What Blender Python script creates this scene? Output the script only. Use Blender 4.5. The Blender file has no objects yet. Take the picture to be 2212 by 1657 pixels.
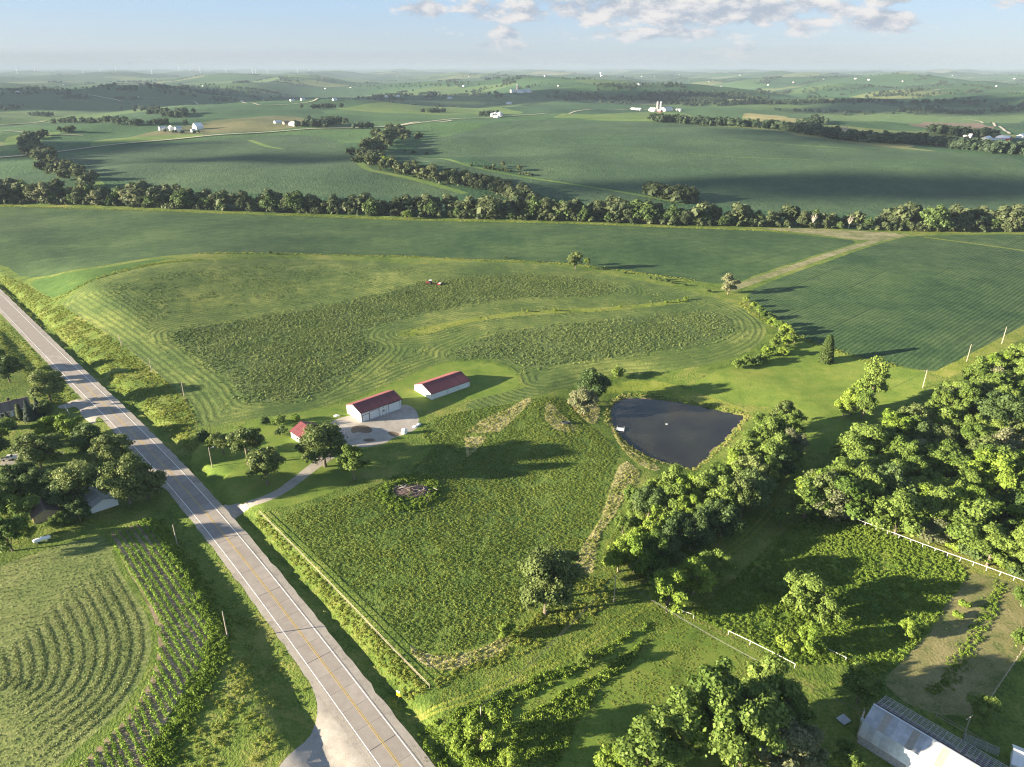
import bpy, bmesh, math, random
import numpy as np
from mathutils import Vector, Matrix, noise as mnoise
from mathutils.geometry import delaunay_2d_cdt

S = bpy.context.scene
COL = S.collection
rad = math.radians
rng = np.random.default_rng(7)
random.seed(7)

# ------------------------------------------------------------------ camera, sun, sky, exposure
CAM_H = 130.0
PITCH = rad(24.0)
FOC = 1534.3                      # focal length in units of a 2212 px wide picture
CX, CY = 1106.0, 828.5
cam = bpy.data.cameras.new('camera')
cam.sensor_width = 36.0
cam.lens = 36.0 * FOC / 2212.0
cam.clip_start = 1.0
cam.clip_end = 90000.0
camo = bpy.data.objects.new('camera', cam)
COL.objects.link(camo)
camo.location = (0, 0, CAM_H)
camo.rotation_euler = (math.pi / 2 - PITCH, 0, 0)
S.camera = camo

SUN_EL, SUN_AZ_OFF = rad(12.0), rad(12.0)     # sun low at the left, a little behind the camera
SUNV = Vector((-math.cos(SUN_EL) * math.cos(SUN_AZ_OFF), -math.cos(SUN_EL) * math.sin(SUN_AZ_OFF), math.sin(SUN_EL)))
sl = bpy.data.lights.new('sun', 'SUN')
sl.energy = 5.0
sl.angle = rad(0.6)
sl.color = (1.0, 0.85, 0.61)
so = bpy.data.objects.new('sun', sl)
COL.objects.link(so)
so.rotation_euler = (-SUNV).to_track_quat('-Z', 'Y').to_euler()

S.view_settings.view_transform = 'Standard'
S.view_settings.look = 'None'
S.view_settings.gamma = 1.0
S.view_settings.use_curve_mapping = False
S.view_settings.exposure = 2.5
S.cycles.use_denoising = True
S.cycles.denoising_prefilter = 'NONE'
S.cycles.denoising_input_passes = 'RGB_ALBEDO_NORMAL'
S.cycles.filter_width = 1.2
S.cycles.sample_clamp_indirect = 4.0
S.cycles.max_bounces = 6
S.cycles.diffuse_bounces = 3
S.cycles.glossy_bounces = 2
S.cycles.transmission_bounces = 3
S.cycles.transparent_max_bounces = 6
S.cycles.volume_bounces = 0
S.cycles.use_adaptive_sampling = True
S.cycles.adaptive_threshold = 0.012

def qdir(x, y):
    u, v = (x - CX) / FOC, (y - CY) / FOC
    return np.array([u, math.cos(PITCH) - v * math.sin(PITCH), -math.sin(PITCH) - v * math.cos(PITCH)])

class NT:
    """small helper for writing node trees"""
    def __init__(s, tree):
        s.t = tree; s.n = tree.nodes; s.l = tree.links
    def new(s, kind, **kw):
        n = s.n.new(kind)
        for k, v in kw.items(): setattr(n, k, v)
        return n
    def set(s, sock, v):
        if isinstance(v, bpy.types.NodeSocket): s.l.new(v, sock)
        elif v is not None:
            if sock.type == 'RGBA' and len(v) == 3: v = (*v, 1)
            sock.default_value = v
    def math(s, op, a, b=None, c=None, clamp=False):
        n = s.new('ShaderNodeMath', operation=op); n.use_clamp = clamp
        s.set(n.inputs[0], a)
        if b is not None: s.set(n.inputs[1], b)
        if c is not None: s.set(n.inputs[2], c)
        return n.outputs[0]
    def mix(s, f, a, b, blend='MIX'):
        n = s.new('ShaderNodeMix', data_type='RGBA', blend_type=blend)
        s.set(n.inputs[0], f); s.set(n.inputs[6], a); s.set(n.inputs[7], b)
        return n.outputs[2]
    def noise(s, vec, scale, detail=3, rough=0.55, dim='3D'):
        n = s.new('ShaderNodeTexNoise'); n.noise_dimensions = dim
        if vec is not None: s.l.new(vec, n.inputs['Vector'])
        n.inputs['Scale'].default_value = scale; n.inputs['Detail'].default_value = detail
        n.inputs['Roughness'].default_value = rough
        return n.outputs['Fac']
    def ramp(s, f, lo, hi, a=0.0, b=1.0):
        n = s.new('ShaderNodeMapRange', interpolation_type='SMOOTHSTEP')
        s.set(n.inputs[0], f); n.inputs[1].default_value = lo; n.inputs[2].default_value = hi
        n.inputs[3].default_value = a; n.inputs[4].default_value = b
        return n.outputs[0]
    def xyz(s, x, y, z):
        n = s.new('ShaderNodeCombineXYZ'); s.set(n.inputs[0], x); s.set(n.inputs[1], y); s.set(n.inputs[2], z)
        return n.outputs[0]
    def sep(s, v):
        n = s.new('ShaderNodeSeparateXYZ'); s.l.new(v, n.inputs[0]); return n.outputs

def build_world():
    w = bpy.data.worlds.new('World'); S.world = w; w.use_nodes = True
    T = NT(w.node_tree); T.n.clear()
    sky = T.new('ShaderNodeTexSky'); sky.sky_type = 'NISHITA'; sky.sun_disc = False
    sky.sun_elevation = SUN_EL
    sky.sun_rotation = math.atan2(SUNV.x, SUNV.y)
    sky.altitude = 300; sky.air_density = 1.0; sky.dust_density = 0.5; sky.ozone_density = 3.0
    tc = T.new('ShaderNodeTexCoord')
    X, Y, Z = T.sep(tc.outputs['Generated'])
    az = T.math('ARCTAN2', X, Y)
    el = T.math('ARCSINE', Z)
    def field(azs, els, mult):
        # wide clouds with flat bases: coordinates stretched sideways
        v = T.xyz(T.math('MULTIPLY', azs, 1.0), T.math('MULTIPLY', els, 2.2), 0.37)
        n = T.noise(v, 15.0, 9, 0.62)
        return n
    blobs = [(920, 20, 52, 22, .68), (1330, 20, 370, 36, .74), (1600, 18, 230, 42, .78), (1090, 76, 36, 22, .68), (1085, 100, 80, 15, .52),
             (1212, 66, 26, 22, .45), (1300, 84, 120, 10, .4), (1460, 72, 240, 16, .58), (1740, 52, 60, 26, .66), (1912, 46, 64, 22, .72), (1982, 50, 22, 12, .45),
             (1935, 2, 70, 12, .6), (2130, 6, 75, 13, .5), (1640, 104, 260, 26, .40), (1000, 108, 60, 12, .26), (1190, 120, 60, 10, .26), (1400, 118, 120, 8, .22), (1830, 84, 90, 12, .3)]
    env = None
    for (bx, by, rx, ry, st) in blobs:
        d = qdir(bx, by); a0 = math.atan2(d[0], d[1]); e0 = math.asin(d[2] / np.linalg.norm(d))
        ra, re = rx / FOC / 1.0, ry / FOC
        da = T.math('DIVIDE', T.math('SUBTRACT', az, a0), ra)
        de = T.math('DIVIDE', T.math('SUBTRACT', el, e0), re)
        r2 = T.math('ADD', T.math('MULTIPLY', da, da), T.math('MULTIPLY', de, de))
        g = T.math('MULTIPLY', T.math('POWER', 2.718, T.math('MULTIPLY', r2, -0.9)), st)
        env = g if env is None else T.math('MAXIMUM', env, g)
    # scattered cloud carries on above the frame and round the sky
    hi = T.ramp(el, 0.10, 0.22, 0.0, 0.22)
    env = T.math('MAXIMUM', env, hi)
    n0 = field(az, el, 1)
    n1 = field(T.math('SUBTRACT', az, 0.012), T.math('ADD', el, 0.008), 1)
    dens = T.ramp(T.math('ADD', T.math('MULTIPLY', T.math('SUBTRACT', n0, 0.5), 2.0), env), 0.30, 0.56)
    light = T.ramp(T.math('SUBTRACT', n0, n1), -0.10, 0.12)  # sunlit and shaded cloud sides, painted into the cloud colour from offset noise
    cc = T.mix(light, (0.43, 0.49, 0.58), (0.78, 0.765, 0.76))
    bg = T.new('ShaderNodeBackground')
    skyc = sky.outputs['Color']
    hs = T.new('ShaderNodeHueSaturation'); hs.inputs['Saturation'].default_value = 0.62; hs.inputs['Value'].default_value = 1.0
    T.l.new(skyc, hs.inputs['Color'])
    # cloud brightness is given relative to the sky strength
    cs = T.mix(1.0, cc, (4.6, 4.6, 4.6), 'MULTIPLY')
    fade = T.ramp(el, 0.002, 0.05, 0.25, 1.0)
    # thin summer haze lightens the whole sky evenly, a little more towards the horizon
    veil = T.mix(T.ramp(el, 0.0, 0.12), (2.30, 2.72, 3.15), (1.58, 2.62, 4.1))
    veil = T.mix(T.ramp(el, 0.10, 1.3), veil, (0.55, 1.05, 1.95))      # deeper blue overhead
    base = T.mix(T.ramp(el, 0.10, 1.3, 0.74, 0.5), hs.outputs['Color'], veil)
    colr = T.mix(T.math('MULTIPLY', dens, fade), base, cs)
    T.l.new(colr, bg.inputs['Color'])
    bg.inputs['Strength'].default_value = 0.043
    out = T.new('ShaderNodeOutputWorld'); T.l.new(bg.outputs[0], out.inputs[0])
build_world()

# ------------------------------------------------------------------ terrain height
def smooth(a, b, x):
    t = np.clip((x - a) / (b - a), 0, 1); return t * t * (3 - 2 * t)
def gau(x, y, cx, cy, rx, ry): return np.exp(-0.5 * (((x - cx) / rx) ** 2 + ((y - cy) / ry) ** 2))
def flat(pts, z=0.0):
    out = []
    for (a, b) in pts:
        d = qdir(a, b); t = (CAM_H - z) / -d[2]; out.append((d[0] * t, d[1] * t))
    return np.array(out)
def seg_dist(x, y, poly, closed=False):
    """unsigned distance to a polyline, signed side of the nearest segment, arc length at the foot point"""
    x = np.asarray(x, float).ravel(); y = np.asarray(y, float).ravel()
    A = np.asarray(poly, float); B = np.roll(A, -1, axis=0)
    if not closed: A, B = A[:-1], B[:-1]
    D = B - A; L2 = (D ** 2).sum(1) + 1e-12; L = np.sqrt(L2); acc = np.r_[0, np.cumsum(L)[:-1]]
    best = np.empty(len(x)); side = np.empty(len(x)); arc = np.empty(len(x)); ch = max(1, 1500000 // len(A))
    for i in range(0, len(x), ch):
        px = x[i:i + ch, None] - A[:, 0]; py = y[i:i + ch, None] - A[:, 1]
        t = np.clip((px * D[:, 0] + py * D[:, 1]) / L2, 0, 1)
        r2 = (px - t * D[:, 0]) ** 2 + (py - t * D[:, 1]) ** 2
        k = r2.argmin(1); j = np.arange(len(k))
        best[i:i + ch] = np.sqrt(r2[j, k]); arc[i:i + ch] = acc[k] + t[j, k] * L[k]
        side[i:i + ch] = np.sign(D[k, 0] * py[j, k] - D[k, 1] * px[j, k])
    return best, side, arc
def inside(x, y, poly):
    r = np.zeros(x.shape, bool); n = len(poly); j = n - 1
    for i in range(n):
        xi, yi = poly[i]; xj, yj = poly[j]
        c = ((yi > y) != (yj > y)) & (x < (xj - xi) * (y - yi) / (yj - yi + 1e-12) + xi)
        r ^= c; j = i
    return r

RL = flat([(0, 664), (80, 749), (174, 845), (253, 926), (337, 1012), (417, 1102), (607, 1353), (693, 1481), (737, 1535), (817, 1657)])
RR = flat([(0, 637), (70, 704), (176, 809), (263, 886), (370, 992), (473, 1104), (667, 1338), (737, 1434), (909, 1657)])
def resample(poly, step):
    poly = np.asarray(poly, float)
    d = np.hypot(*np.diff(poly, axis=0).T); s = np.r_[0, np.cumsum(d)]
    n = max(2, int(s[-1] / step) + 1); u = np.linspace(0, s[-1], n)
    return np.c_[np.interp(u, s, poly[:, 0]), np.interp(u, s, poly[:, 1])]
def smooth_line(p, k):
    p = np.array(p)
    for _ in range(k):
        q = p.copy(); q[1:-1] = (p[:-2] + 2 * p[1:-1] + p[2:]) / 4; p = q
    return p
def road_centre():
    c = []
    for p in resample(RL, 4):
        d = np.hypot(*(resample(RR, 1.0) - p).T); k = np.argmin(d); c.append((p + resample(RR, 1.0)[k]) / 2)
    c = np.array(c)[3:-3]
    c = resample(c, 6); c = smooth_line(c, 60)
    d0 = c[0] - c[6]; d0 /= np.hypot(*d0); d1 = c[-1] - c[-7]; d1 /= np.hypot(*d1)
    pre = [c[0] + d0 * k for k in (1400, 900, 500, 250, 120, 40)]
    post = [c[-1] + d1 * k for k in (40, 90, 160)]
    return resample(np.array(pre + list(c) + post), 6)
ROAD = road_centre()                       # runs from the far left towards the camera
ROADC = resample(ROAD, 32)
POND_Z = -3.6
POND_Q = [(1320, 905), (1322, 885), (1330, 872), (1348, 861), (1375, 859), (1400, 861), (1440, 866), (1480, 872), (1515, 879), (1550, 887), (1585, 894), (1603, 899), (1604, 906), (1590, 922), (1570, 945), (1540, 972),
          (1515, 1000), (1495, 1012), (1470, 1008), (1440, 1000), (1410, 990), (1385, 977), (1360, 960), (1342, 942), (1332, 928), (1322, 916)]
POND = flat(POND_Q, POND_Z)
_w = [(rng.uniform(0, 6.28), rng.uniform(0, 6.28), L, L * 0.0062) for L in (520, 640, 820, 1000, 1300, 1700, 2300, 3100) for _ in (0, 1)]
_w2 = [(rng.uniform(0, 6.28), rng.uniform(0, 6.28), L, L * 0.0078) for L in (150, 190, 240, 310, 390)]
def height(x, y):
    x = np.asarray(x, float); y = np.asarray(y, float)
    r = np.hypot(x, y)
    z = np.zeros(x.shape)
    # the hay field's dome and the smaller swells of the farm
    z += 12.0 * gau(x, y, -232, 445, 60, 78) + 3.0 * gau(x, y, 40, 352, 95, 26) + 3.5 * gau(x, y, -60, 455, 70, 40) + 2.5 * gau(x, y, -100, 330, 40, 40)
    z += 7 * gau(x, y, 240, 250, 70, 90) - 3.0 * gau(x, y, 150, 265, 35, 40)
    z -= 2.5 * gau(x, y, 10, 215, 35, 25)
    # creek valley and the long slopes beyond it
    cy = 690 - 0.07 * x
    z -= 7 * np.exp(-0.5 * ((y - cy) / 90) ** 2)
    z += 20 * gau(x, y, 330, 1450, 420, 420) + 11 * gau(x, y, -380, 1000, 210, 170) + 17 * gau(x, y, -720, 1640, 330, 200) + 9 * gau(x, y, 900, 900, 300, 200)
    z += 3.5 * gau(x, y, -330, 640, 120, 60) + 3 * gau(x, y, 60, 600, 90, 50) + 4 * gau(x, y, 300, 470, 80, 60)
    k = smooth(700, 1100, r)
    for (a, ph, L, amp) in _w2: z += k * amp * np.sin((x * math.cos(a) + y * math.sin(a)) * 6.2832 / L + ph) * (0.6 + 0.4 * np.sin(x / 410 + ph) * np.sin(y / 370 + a))
    k = smooth(1500, 3200, r)
    for (a, ph, L, amp) in _w: z += k * amp * np.sin((x * math.cos(a) + y * math.sin(a)) * 6.2832 / L + ph)
    # road bed, ditches and banks
    near = (np.abs(x) < 1300) & (y < 1300)
    d = np.full(x.shape, 1e9); s = np.zeros(x.shape); arc = np.zeros(x.shape)
    if near.any():
        dd, ss, aa = seg_dist(x[near], y[near], ROADC); d[near] = dd; s[near] = ss; arc[near] = aa
    z = z * smooth(6, 45, d)
    sd = -d * s                                                       # positive to the right of travel towards the far end
    sd = d * s
    right = sd > 0
    ditch = np.where(right, -1.6 * np.exp(-((d - 8.7) / 1.75) ** 2) + 1.2 * smooth(8.7, 15, d) * (1 - smooth(40, 90, d)),
                     -0.8 * np.exp(-((d - 11) / 2.6) ** 2) + 1.5 * smooth(11.5, 16.5, d) * (1 - smooth(60, 110, d)) * smooth(95, 112, y) * (1 - smooth(180, 200, y)))
    z = z + np.where(d < 120, ditch, 0)
    # pond basin
    nearp = (np.abs(x - 68) < 140) & (np.abs(y - 250) < 130)
    if nearp.any():
        pd, _, _ = seg_dist(x[nearp], y[nearp], POND, True); ins = inside(x[nearp], y[nearp], POND)
        zz = z[nearp]; t = smooth(-2, 34, pd)
        zo = (POND_Z + 0.12) * (1 - t) + zz * t + 0.5 * smooth(0, 3, pd) * (1 - smooth(6, 26, pd))
        z[nearp] = np.where(ins, POND_Z - 0.25 - 1.2 * smooth(0, 8, pd), zo)
    return z

def at(pts):
    """pixels of the 2212 px wide picture -> points where those sight lines meet the terrain"""
    pts = np.atleast_2d(np.array(pts, float))
    D = np.array([qdir(a, b) for a, b in pts]); D /= np.linalg.norm(D, axis=1)[:, None]
    t = np.maximum(60.0, (CAM_H - 75.0) / np.maximum(-D[:, 2], 1e-4)); t = np.where(D[:, 2] < -0.06, np.maximum(t, (CAM_H - 48.0) / np.maximum(-D[:, 2], 1e-4)), t); t = np.where(D[:, 2] < -0.28, np.maximum(t, (CAM_H - 14.0) / np.maximum(-D[:, 2], 1e-4)), t)
    t = np.minimum(t, 30000.0); done = np.zeros(len(D), bool); lo = t.copy(); hi = t.copy()
    while True:
        step = np.maximum(3.0, t * 0.012); tn = t + step
        p = D * tn[:, None]
        below = (CAM_H + p[:, 2]) < height(p[:, 0], p[:, 1])
        newd = below & ~done
        lo[newd] = t[newd]; hi[newd] = tn[newd]; done |= below
        t = np.where(done, t, tn)
        if done.all() or t.max() > 40000: break
    for _ in range(24):
        m = (lo + hi) / 2; p = D * m[:, None]
        b = (CAM_H + p[:, 2]) < height(p[:, 0], p[:, 1])
        hi = np.where(b, m, hi); lo = np.where(b, lo, m)
    p = D * hi[:, None]
    return np.c_[p[:, 0], p[:, 1], height(p[:, 0], p[:, 1])]
def at1(x, y): return Vector(at([(x, y)])[0])
def zat(x, y): return float(height(np.array([x]), np.array([y]))[0])

# ------------------------------------------------------------------ object helpers
def link(name, me, mat=None, parent=None, loc=None, rot=None):
    o = bpy.data.objects.new(name, me); COL.objects.link(o)
    if mat is not None and me is not None and not me.materials: me.materials.append(mat)
    if parent is not None: o.parent = parent
    if loc is not None: o.location = loc
    if rot is not None: o.rotation_euler = rot if hasattr(rot, '__len__') else (0, 0, rot)
    return o
def tag(o, label=None, cat=None, group=None, kind=None):
    if label: o['label'] = label
    if cat: o['category'] = cat
    if group: o['group'] = group
    if kind: o['kind'] = kind
    return o
def thing(name, label, cat, loc=(0, 0, 0), rz=0.0, group=None):
    o = bpy.data.objects.new(name, None); COL.objects.link(o); o.empty_display_size = 0.5
    o.location = loc; o.rotation_euler = (0, 0, rz)
    return tag(o, label, cat, group)
def mesh_np(name, V, F, mat=None, smooth_=False):
    me = bpy.data.meshes.new(name)
    V = np.asarray(V, np.float32); F = np.asarray(F, np.int32)
    k = F.shape[1]
    me.vertices.add(len(V)); me.vertices.foreach_set('co', V.ravel())
    me.loops.add(F.size); me.loops.foreach_set('vertex_index', F.ravel())
    me.polygons.add(len(F)); me.polygons.foreach_set('loop_start', np.arange(0, F.size, k, dtype=np.int32))
    me.update(calc_edges=True)
    if smooth_: me.polygons.foreach_set('use_smooth', np.ones(len(F), bool))
    if mat: me.materials.append(mat)
    return me
class MB:
    """collects boxes, bars, tubes and faces into one mesh"""
    def __init__(s): s.v = []; s.f = []
    def add(s, vs, fs):
        b = len(s.v); s.v += [tuple(v) for v in vs]; s.f += [tuple(i + b for i in f) for f in fs]; return s
    def box(s, c, size, rz=0.0, M=None):
        x, y, z = (q / 2 for q in size); vs = []
        for a in (-x, x):
            for b in (-y, y):
                for d in (-z, z):
                    v = Vector((a, b, d))
                    if M is not None: v = M @ v
                    elif rz: v = Matrix.Rotation(rz, 3, 'Z') @ v
                    vs.append(v + Vector(c))
        return s.add(vs, [(0, 1, 3, 2), (4, 6, 7, 5), (0, 4, 5, 1), (2, 3, 7, 6), (0, 2, 6, 4), (1, 5, 7, 3)])
    def bar(s, a, b, w, h=None):
        a, b = Vector(a), Vector(b); h = h or w; d = b - a; L = d.length
        q = d.to_track_quat('X', 'Z').to_matrix()
        return s.box((a + b) / 2, (L, w, h), M=q)
    def tube(s, a, b, r0, r1=None, n=8, cap=True):
        a, b = Vector(a), Vector(b); r1 = r0 if r1 is None else r1
        q = (b - a).to_track_quat('Z', 'X').to_matrix(); vs = []
        for k in range(n):
            t = 6.28318 * k / n; e = q @ Vector((math.cos(t), math.sin(t), 0)); vs += [a + e * r0, b + e * r1]
        fs = [(2 * k, (2 * k + 2) % (2 * n), (2 * k + 3) % (2 * n), 2 * k + 1) for k in range(n)]
        if cap: fs += [tuple(2 * k for k in range(n - 1, -1, -1)), tuple(2 * k + 1 for k in range(n))]
        return s.add(vs, fs)
    def lathe(s, prof, n=16, c=(0, 0, 0), axis='Z'):
        vs = []; m = len(prof)
        for k in range(n):
            t = 6.28318 * k / n
            for (r, z) in prof:
                p = (r * math.cos(t), r * math.sin(t), z) if axis == 'Z' else (z, r * math.cos(t), r * math.sin(t))
                vs.append(Vector(p) + Vector(c))
        return s.add(vs, [(k * m + j, ((k + 1) % n) * m + j, ((k + 1) % n) * m + j + 1, k * m + j + 1) for k in range(n) for j in range(m - 1)])
    def mesh(s, name, mat=None, smooth_=False):
        me = bpy.data.meshes.new(name); me.from_pydata(s.v, [], s.f); me.update()
        if mat: me.materials.append(mat)
        if smooth_: me.polygons.foreach_set('use_smooth', [True] * len(s.f))
        return me
    def build(s, name, mat, parent=None, loc=None, rot=None, smooth_=False):
        return link(name, s.mesh(name, mat, smooth_), None, parent, loc, rot)

# ------------------------------------------------------------------ ground materials
def finish(T, col, rough, bump_h=None, bstr=0.4, bdist=0.3, transl=0.0):
    out = T.new('ShaderNodeOutputMaterial'); p = T.new('ShaderNodeBsdfPrincipled')
    T.set(p.inputs['Base Color'], col); T.set(p.inputs['Roughness'], rough)
    p.inputs['Specular IOR Level'].default_value = 0.15
    nrm = None
    if bump_h is not None:
        b = T.new('ShaderNodeBump'); b.inputs['Strength'].default_value = bstr; b.inputs['Distance'].default_value = bdist
        T.l.new(bump_h, b.inputs['Height']); nrm = b.outputs[0]; T.l.new(nrm, p.inputs['Normal'])
    sh = p.outputs[0]
    if transl:
        tr = T.new('ShaderNodeBsdfTranslucent'); T.set(tr.inputs['Color'], col)
        if nrm: T.l.new(nrm, tr.inputs['Normal'])
        m = T.new('ShaderNodeMixShader'); m.inputs[0].default_value = transl
        T.l.new(sh, m.inputs[1]); T.l.new(tr.outputs[0], m.inputs[2]); sh = m.outputs[0]
    T.l.new(sh, out.inputs[0]); return p
def newmat(name):
    m = bpy.data.materials.new(name); m.use_nodes = True; T = NT(m.node_tree); T.n.clear(); return m, T
def veg(name, c0, c1, c2, big=45.0, med=6.0, fine=0.8, bstr=0.6, bdist=0.35, rows=None, swath=None, far=False):
    """crop or grass cover: three greens mixed by noise at three sizes; rows=(angle, spacing, depth), swath=(spacing, depth)"""
    m, T = newmat(name)
    pos = T.new('ShaderNodeNewGeometry').outputs['Position']
    nb = T.noise(pos, 1 / big, 4, 0.6); nm = T.noise(pos, 1 / med, 4, 0.62); nf = T.noise(pos, 1 / fine, 3, 0.65)
    f = T.math('ADD', T.math('MULTIPLY', nb, 0.9), T.math('ADD', T.math('MULTIPLY', nm, 0.65), T.math('MULTIPLY', nf, 0.75)))
    f = T.math('SUBTRACT', f, 0.65)                                    # about 0..1 round 0.5
    col = T.mix(T.ramp(f, 0.30, 0.5), c0, c1); col = T.mix(T.ramp(f, 0.5, 0.70), col, c2)
    hgt = T.math('ADD', nf, T.math('MULTIPLY', nm, 0.8))
    if rows:
        x, y, z = T.sep(pos); a, sp, dp = rows
        t = T.math('ADD', T.math('MULTIPLY', x, -math.sin(a)), T.math('MULTIPLY', y, math.cos(a)))
        t = T.math('ADD', t, T.math('MULTIPLY', nm, 0.6))
        w = T.math('ADD', T.math('MULTIPLY', T.math('SINE', T.math('MULTIPLY', t, 6.2832 / sp)), 0.5), 0.5)
        hgt = T.math('ADD', T.math('MULTIPLY', w, dp), hgt)
        col = T.mix(T.math('MULTIPLY', T.ramp(w, 0.0, 0.4, 1.0, 0.0), 0.26), col, [q * 0.45 for q in c0])
        tl = T.math('ABSOLUTE', T.math('SUBTRACT', T.math('FRACT', T.math('DIVIDE', t, 27.0)), 0.5))
        tl = T.math('MULTIPLY', T.ramp(tl, 0.012, 0.03, 1.0, 0.0), T.ramp(nb, 0.4, 0.6))
        col = T.mix(T.math('MULTIPLY', tl, 0.5), col, [q * 0.5 for q in c0])
    if swath:
        sp, dp = swath
        at_ = T.new('ShaderNodeAttribute'); at_.attribute_name = 'swath'
        t = T.math('ADD', at_.outputs['Fac'], T.math('MULTIPLY', nm, 1.2))
        w = T.math('ADD', T.math('MULTIPLY', T.math('SINE', T.math('MULTIPLY', t, 6.2832 / sp)), 0.5), 0.5)
        w = T.math('MULTIPLY', T.math('POWER', w, 1.5), T.ramp(at_.outputs['Fac'], 14, 42, 1.0, 0.22))
        hgt = T.math('ADD', T.math('MULTIPLY', w, dp), hgt)
        col = T.mix(T.math('MULTIPLY', w, 0.5), col, c0)
    finish(T, col, 0.9, hgt, bstr, bdist)
    return m
M = {}
M['grass'] = veg('rough_grass', (0.050, 0.090, 0.015), (0.106, 0.156, 0.027), (0.188, 0.198, 0.053), 38, 5, 0.7, 0.8, 0.5)
M['bank'] = veg('bank_grass', (0.084, 0.127, 0.018), (0.156, 0.196, 0.030), (0.228, 0.236, 0.060), 30, 5, 0.7, 0.8, 0.5)
M['lawn'] = veg('mown_lawn', (0.080, 0.137, 0.022), (0.123, 0.182, 0.031), (0.181, 0.215, 0.045), 28, 6, 0.5, 0.25, 0.15)
M['bean'] = veg('soybean_canopy', (0.022, 0.055, 0.021), (0.043, 0.085, 0.030), (0.074, 0.118, 0.042), 70, 9, 0.9, 0.5, 0.3, rows=(rad(42), 1.52, 0.3))
M['bean_b'] = veg('soybean_rows', (0.022, 0.054, 0.022), (0.045, 0.086, 0.032), (0.074, 0.115, 0.045), 60, 7, 0.9, 0.6, 0.35, rows=(rad(42.5), 2.28, 0.5))
M['strip'] = veg('young_crop', (0.043, 0.094, 0.020), (0.062, 0.125, 0.026), (0.095, 0.148, 0.033), 25, 5, 0.7, 0.6, 0.4, rows=(rad(42), 1.6, 0.6))
M['hay'] = veg('mown_hay', (0.050, 0.088, 0.024), (0.100, 0.140, 0.036), (0.205, 0.232, 0.062), 55, 7, 0.8, 0.55, 0.35, swath=(2.9, 0.48))
M['alf'] = veg('standing_alfalfa', (0.050, 0.082, 0.026), (0.075, 0.110, 0.036), (0.115, 0.150, 0.048), 45, 4, 1.1, 1.0, 0.7)
M['meadow'] = veg('meadow', (0.048, 0.086, 0.016), (0.075, 0.120, 0.022), (0.125, 0.170, 0.036), 26, 3.5, 0.9, 1.0, 0.6)
M['tan'] = veg('dry_grass', (0.130, 0.160, 0.045), (0.270, 0.255, 0.110), (0.420, 0.370, 0.195), 16, 3, 0.6, 0.8, 0.5)
M['path'] = veg('worn_grass_path', (0.100, 0.125, 0.045), (0.190, 0.185, 0.095), (0.290, 0.265, 0.165), 16, 3, 0.6, 0.8, 0.4)
M['weeds'] = veg('weedy_pasture', (0.042, 0.090, 0.014), (0.096, 0.156, 0.024), (0.180, 0.210, 0.042), 22, 4, 0.9, 1.0, 0.6)
M['garden'] = veg('mown_stubble', (0.085, 0.115, 0.035), (0.170, 0.165, 0.070), (0.230, 0.205, 0.100), 18, 4, 0.6, 0.5, 0.3)
M['hayfield2'] = veg('raked_hay', (0.091, 0.133, 0.039), (0.152, 0.189, 0.057), (0.200, 0.221, 0.081), 22, 3, 0.6, 0.6, 0.35, rows=(rad(20), 1.9, 0.8))
M['rowsoil'] = veg('crop_soil', (0.14, 0.112, 0.072), (0.235, 0.185, 0.130), (0.32, 0.26, 0.19), 12, 2, 0.4, 0.5, 0.2)
def simple_ground(name, c0, c1, c2, big, med, fine, rough=0.9, bstr=0.3, bdist=0.08):
    m, T = newmat(name); pos = T.new('ShaderNodeNewGeometry').outputs['Position']
    nb = T.noise(pos, 1 / big, 4, 0.6); nm = T.noise(pos, 1 / med, 4, 0.62); nf = T.noise(pos, 1 / fine, 3, 0.65)
    f = T.math('SUBTRACT', T.math('ADD', T.math('MULTIPLY', nb, 0.9), T.math('ADD', T.math('MULTIPLY', nm, 0.65), T.math('MULTIPLY', nf, 0.75))), 0.65)
    col = T.mix(T.ramp(f, 0.22, 0.5), c0, c1); col = T.mix(T.ramp(f, 0.5, 0.8), col, c2)
    finish(T, col, rough, T.math('ADD', nf, nm), bstr, bdist); return m
M['gravel'] = simple_ground('limestone_gravel', (0.235, 0.212, 0.190), (0.335, 0.308, 0.278), (0.41, 0.385, 0.355), 9, 1.6, 0.25)
M['shoulder'] = simple_ground('shoulder_gravel', (0.22, 0.20, 0.175), (0.33, 0.30, 0.265), (0.40, 0.37, 0.33), 8, 1.2, 0.25)
M['farroad'] = simple_ground('pale_gravel', (0.40, 0.36, 0.29), (0.48, 0.43, 0.35), (0.52, 0.47, 0.4), 30, 6, 2)
M['soil'] = simple_ground('bare_soil', (0.10, 0.075, 0.05), (0.16, 0.12, 0.085), (0.22, 0.17, 0.12), 12, 2, 0.4)

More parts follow.
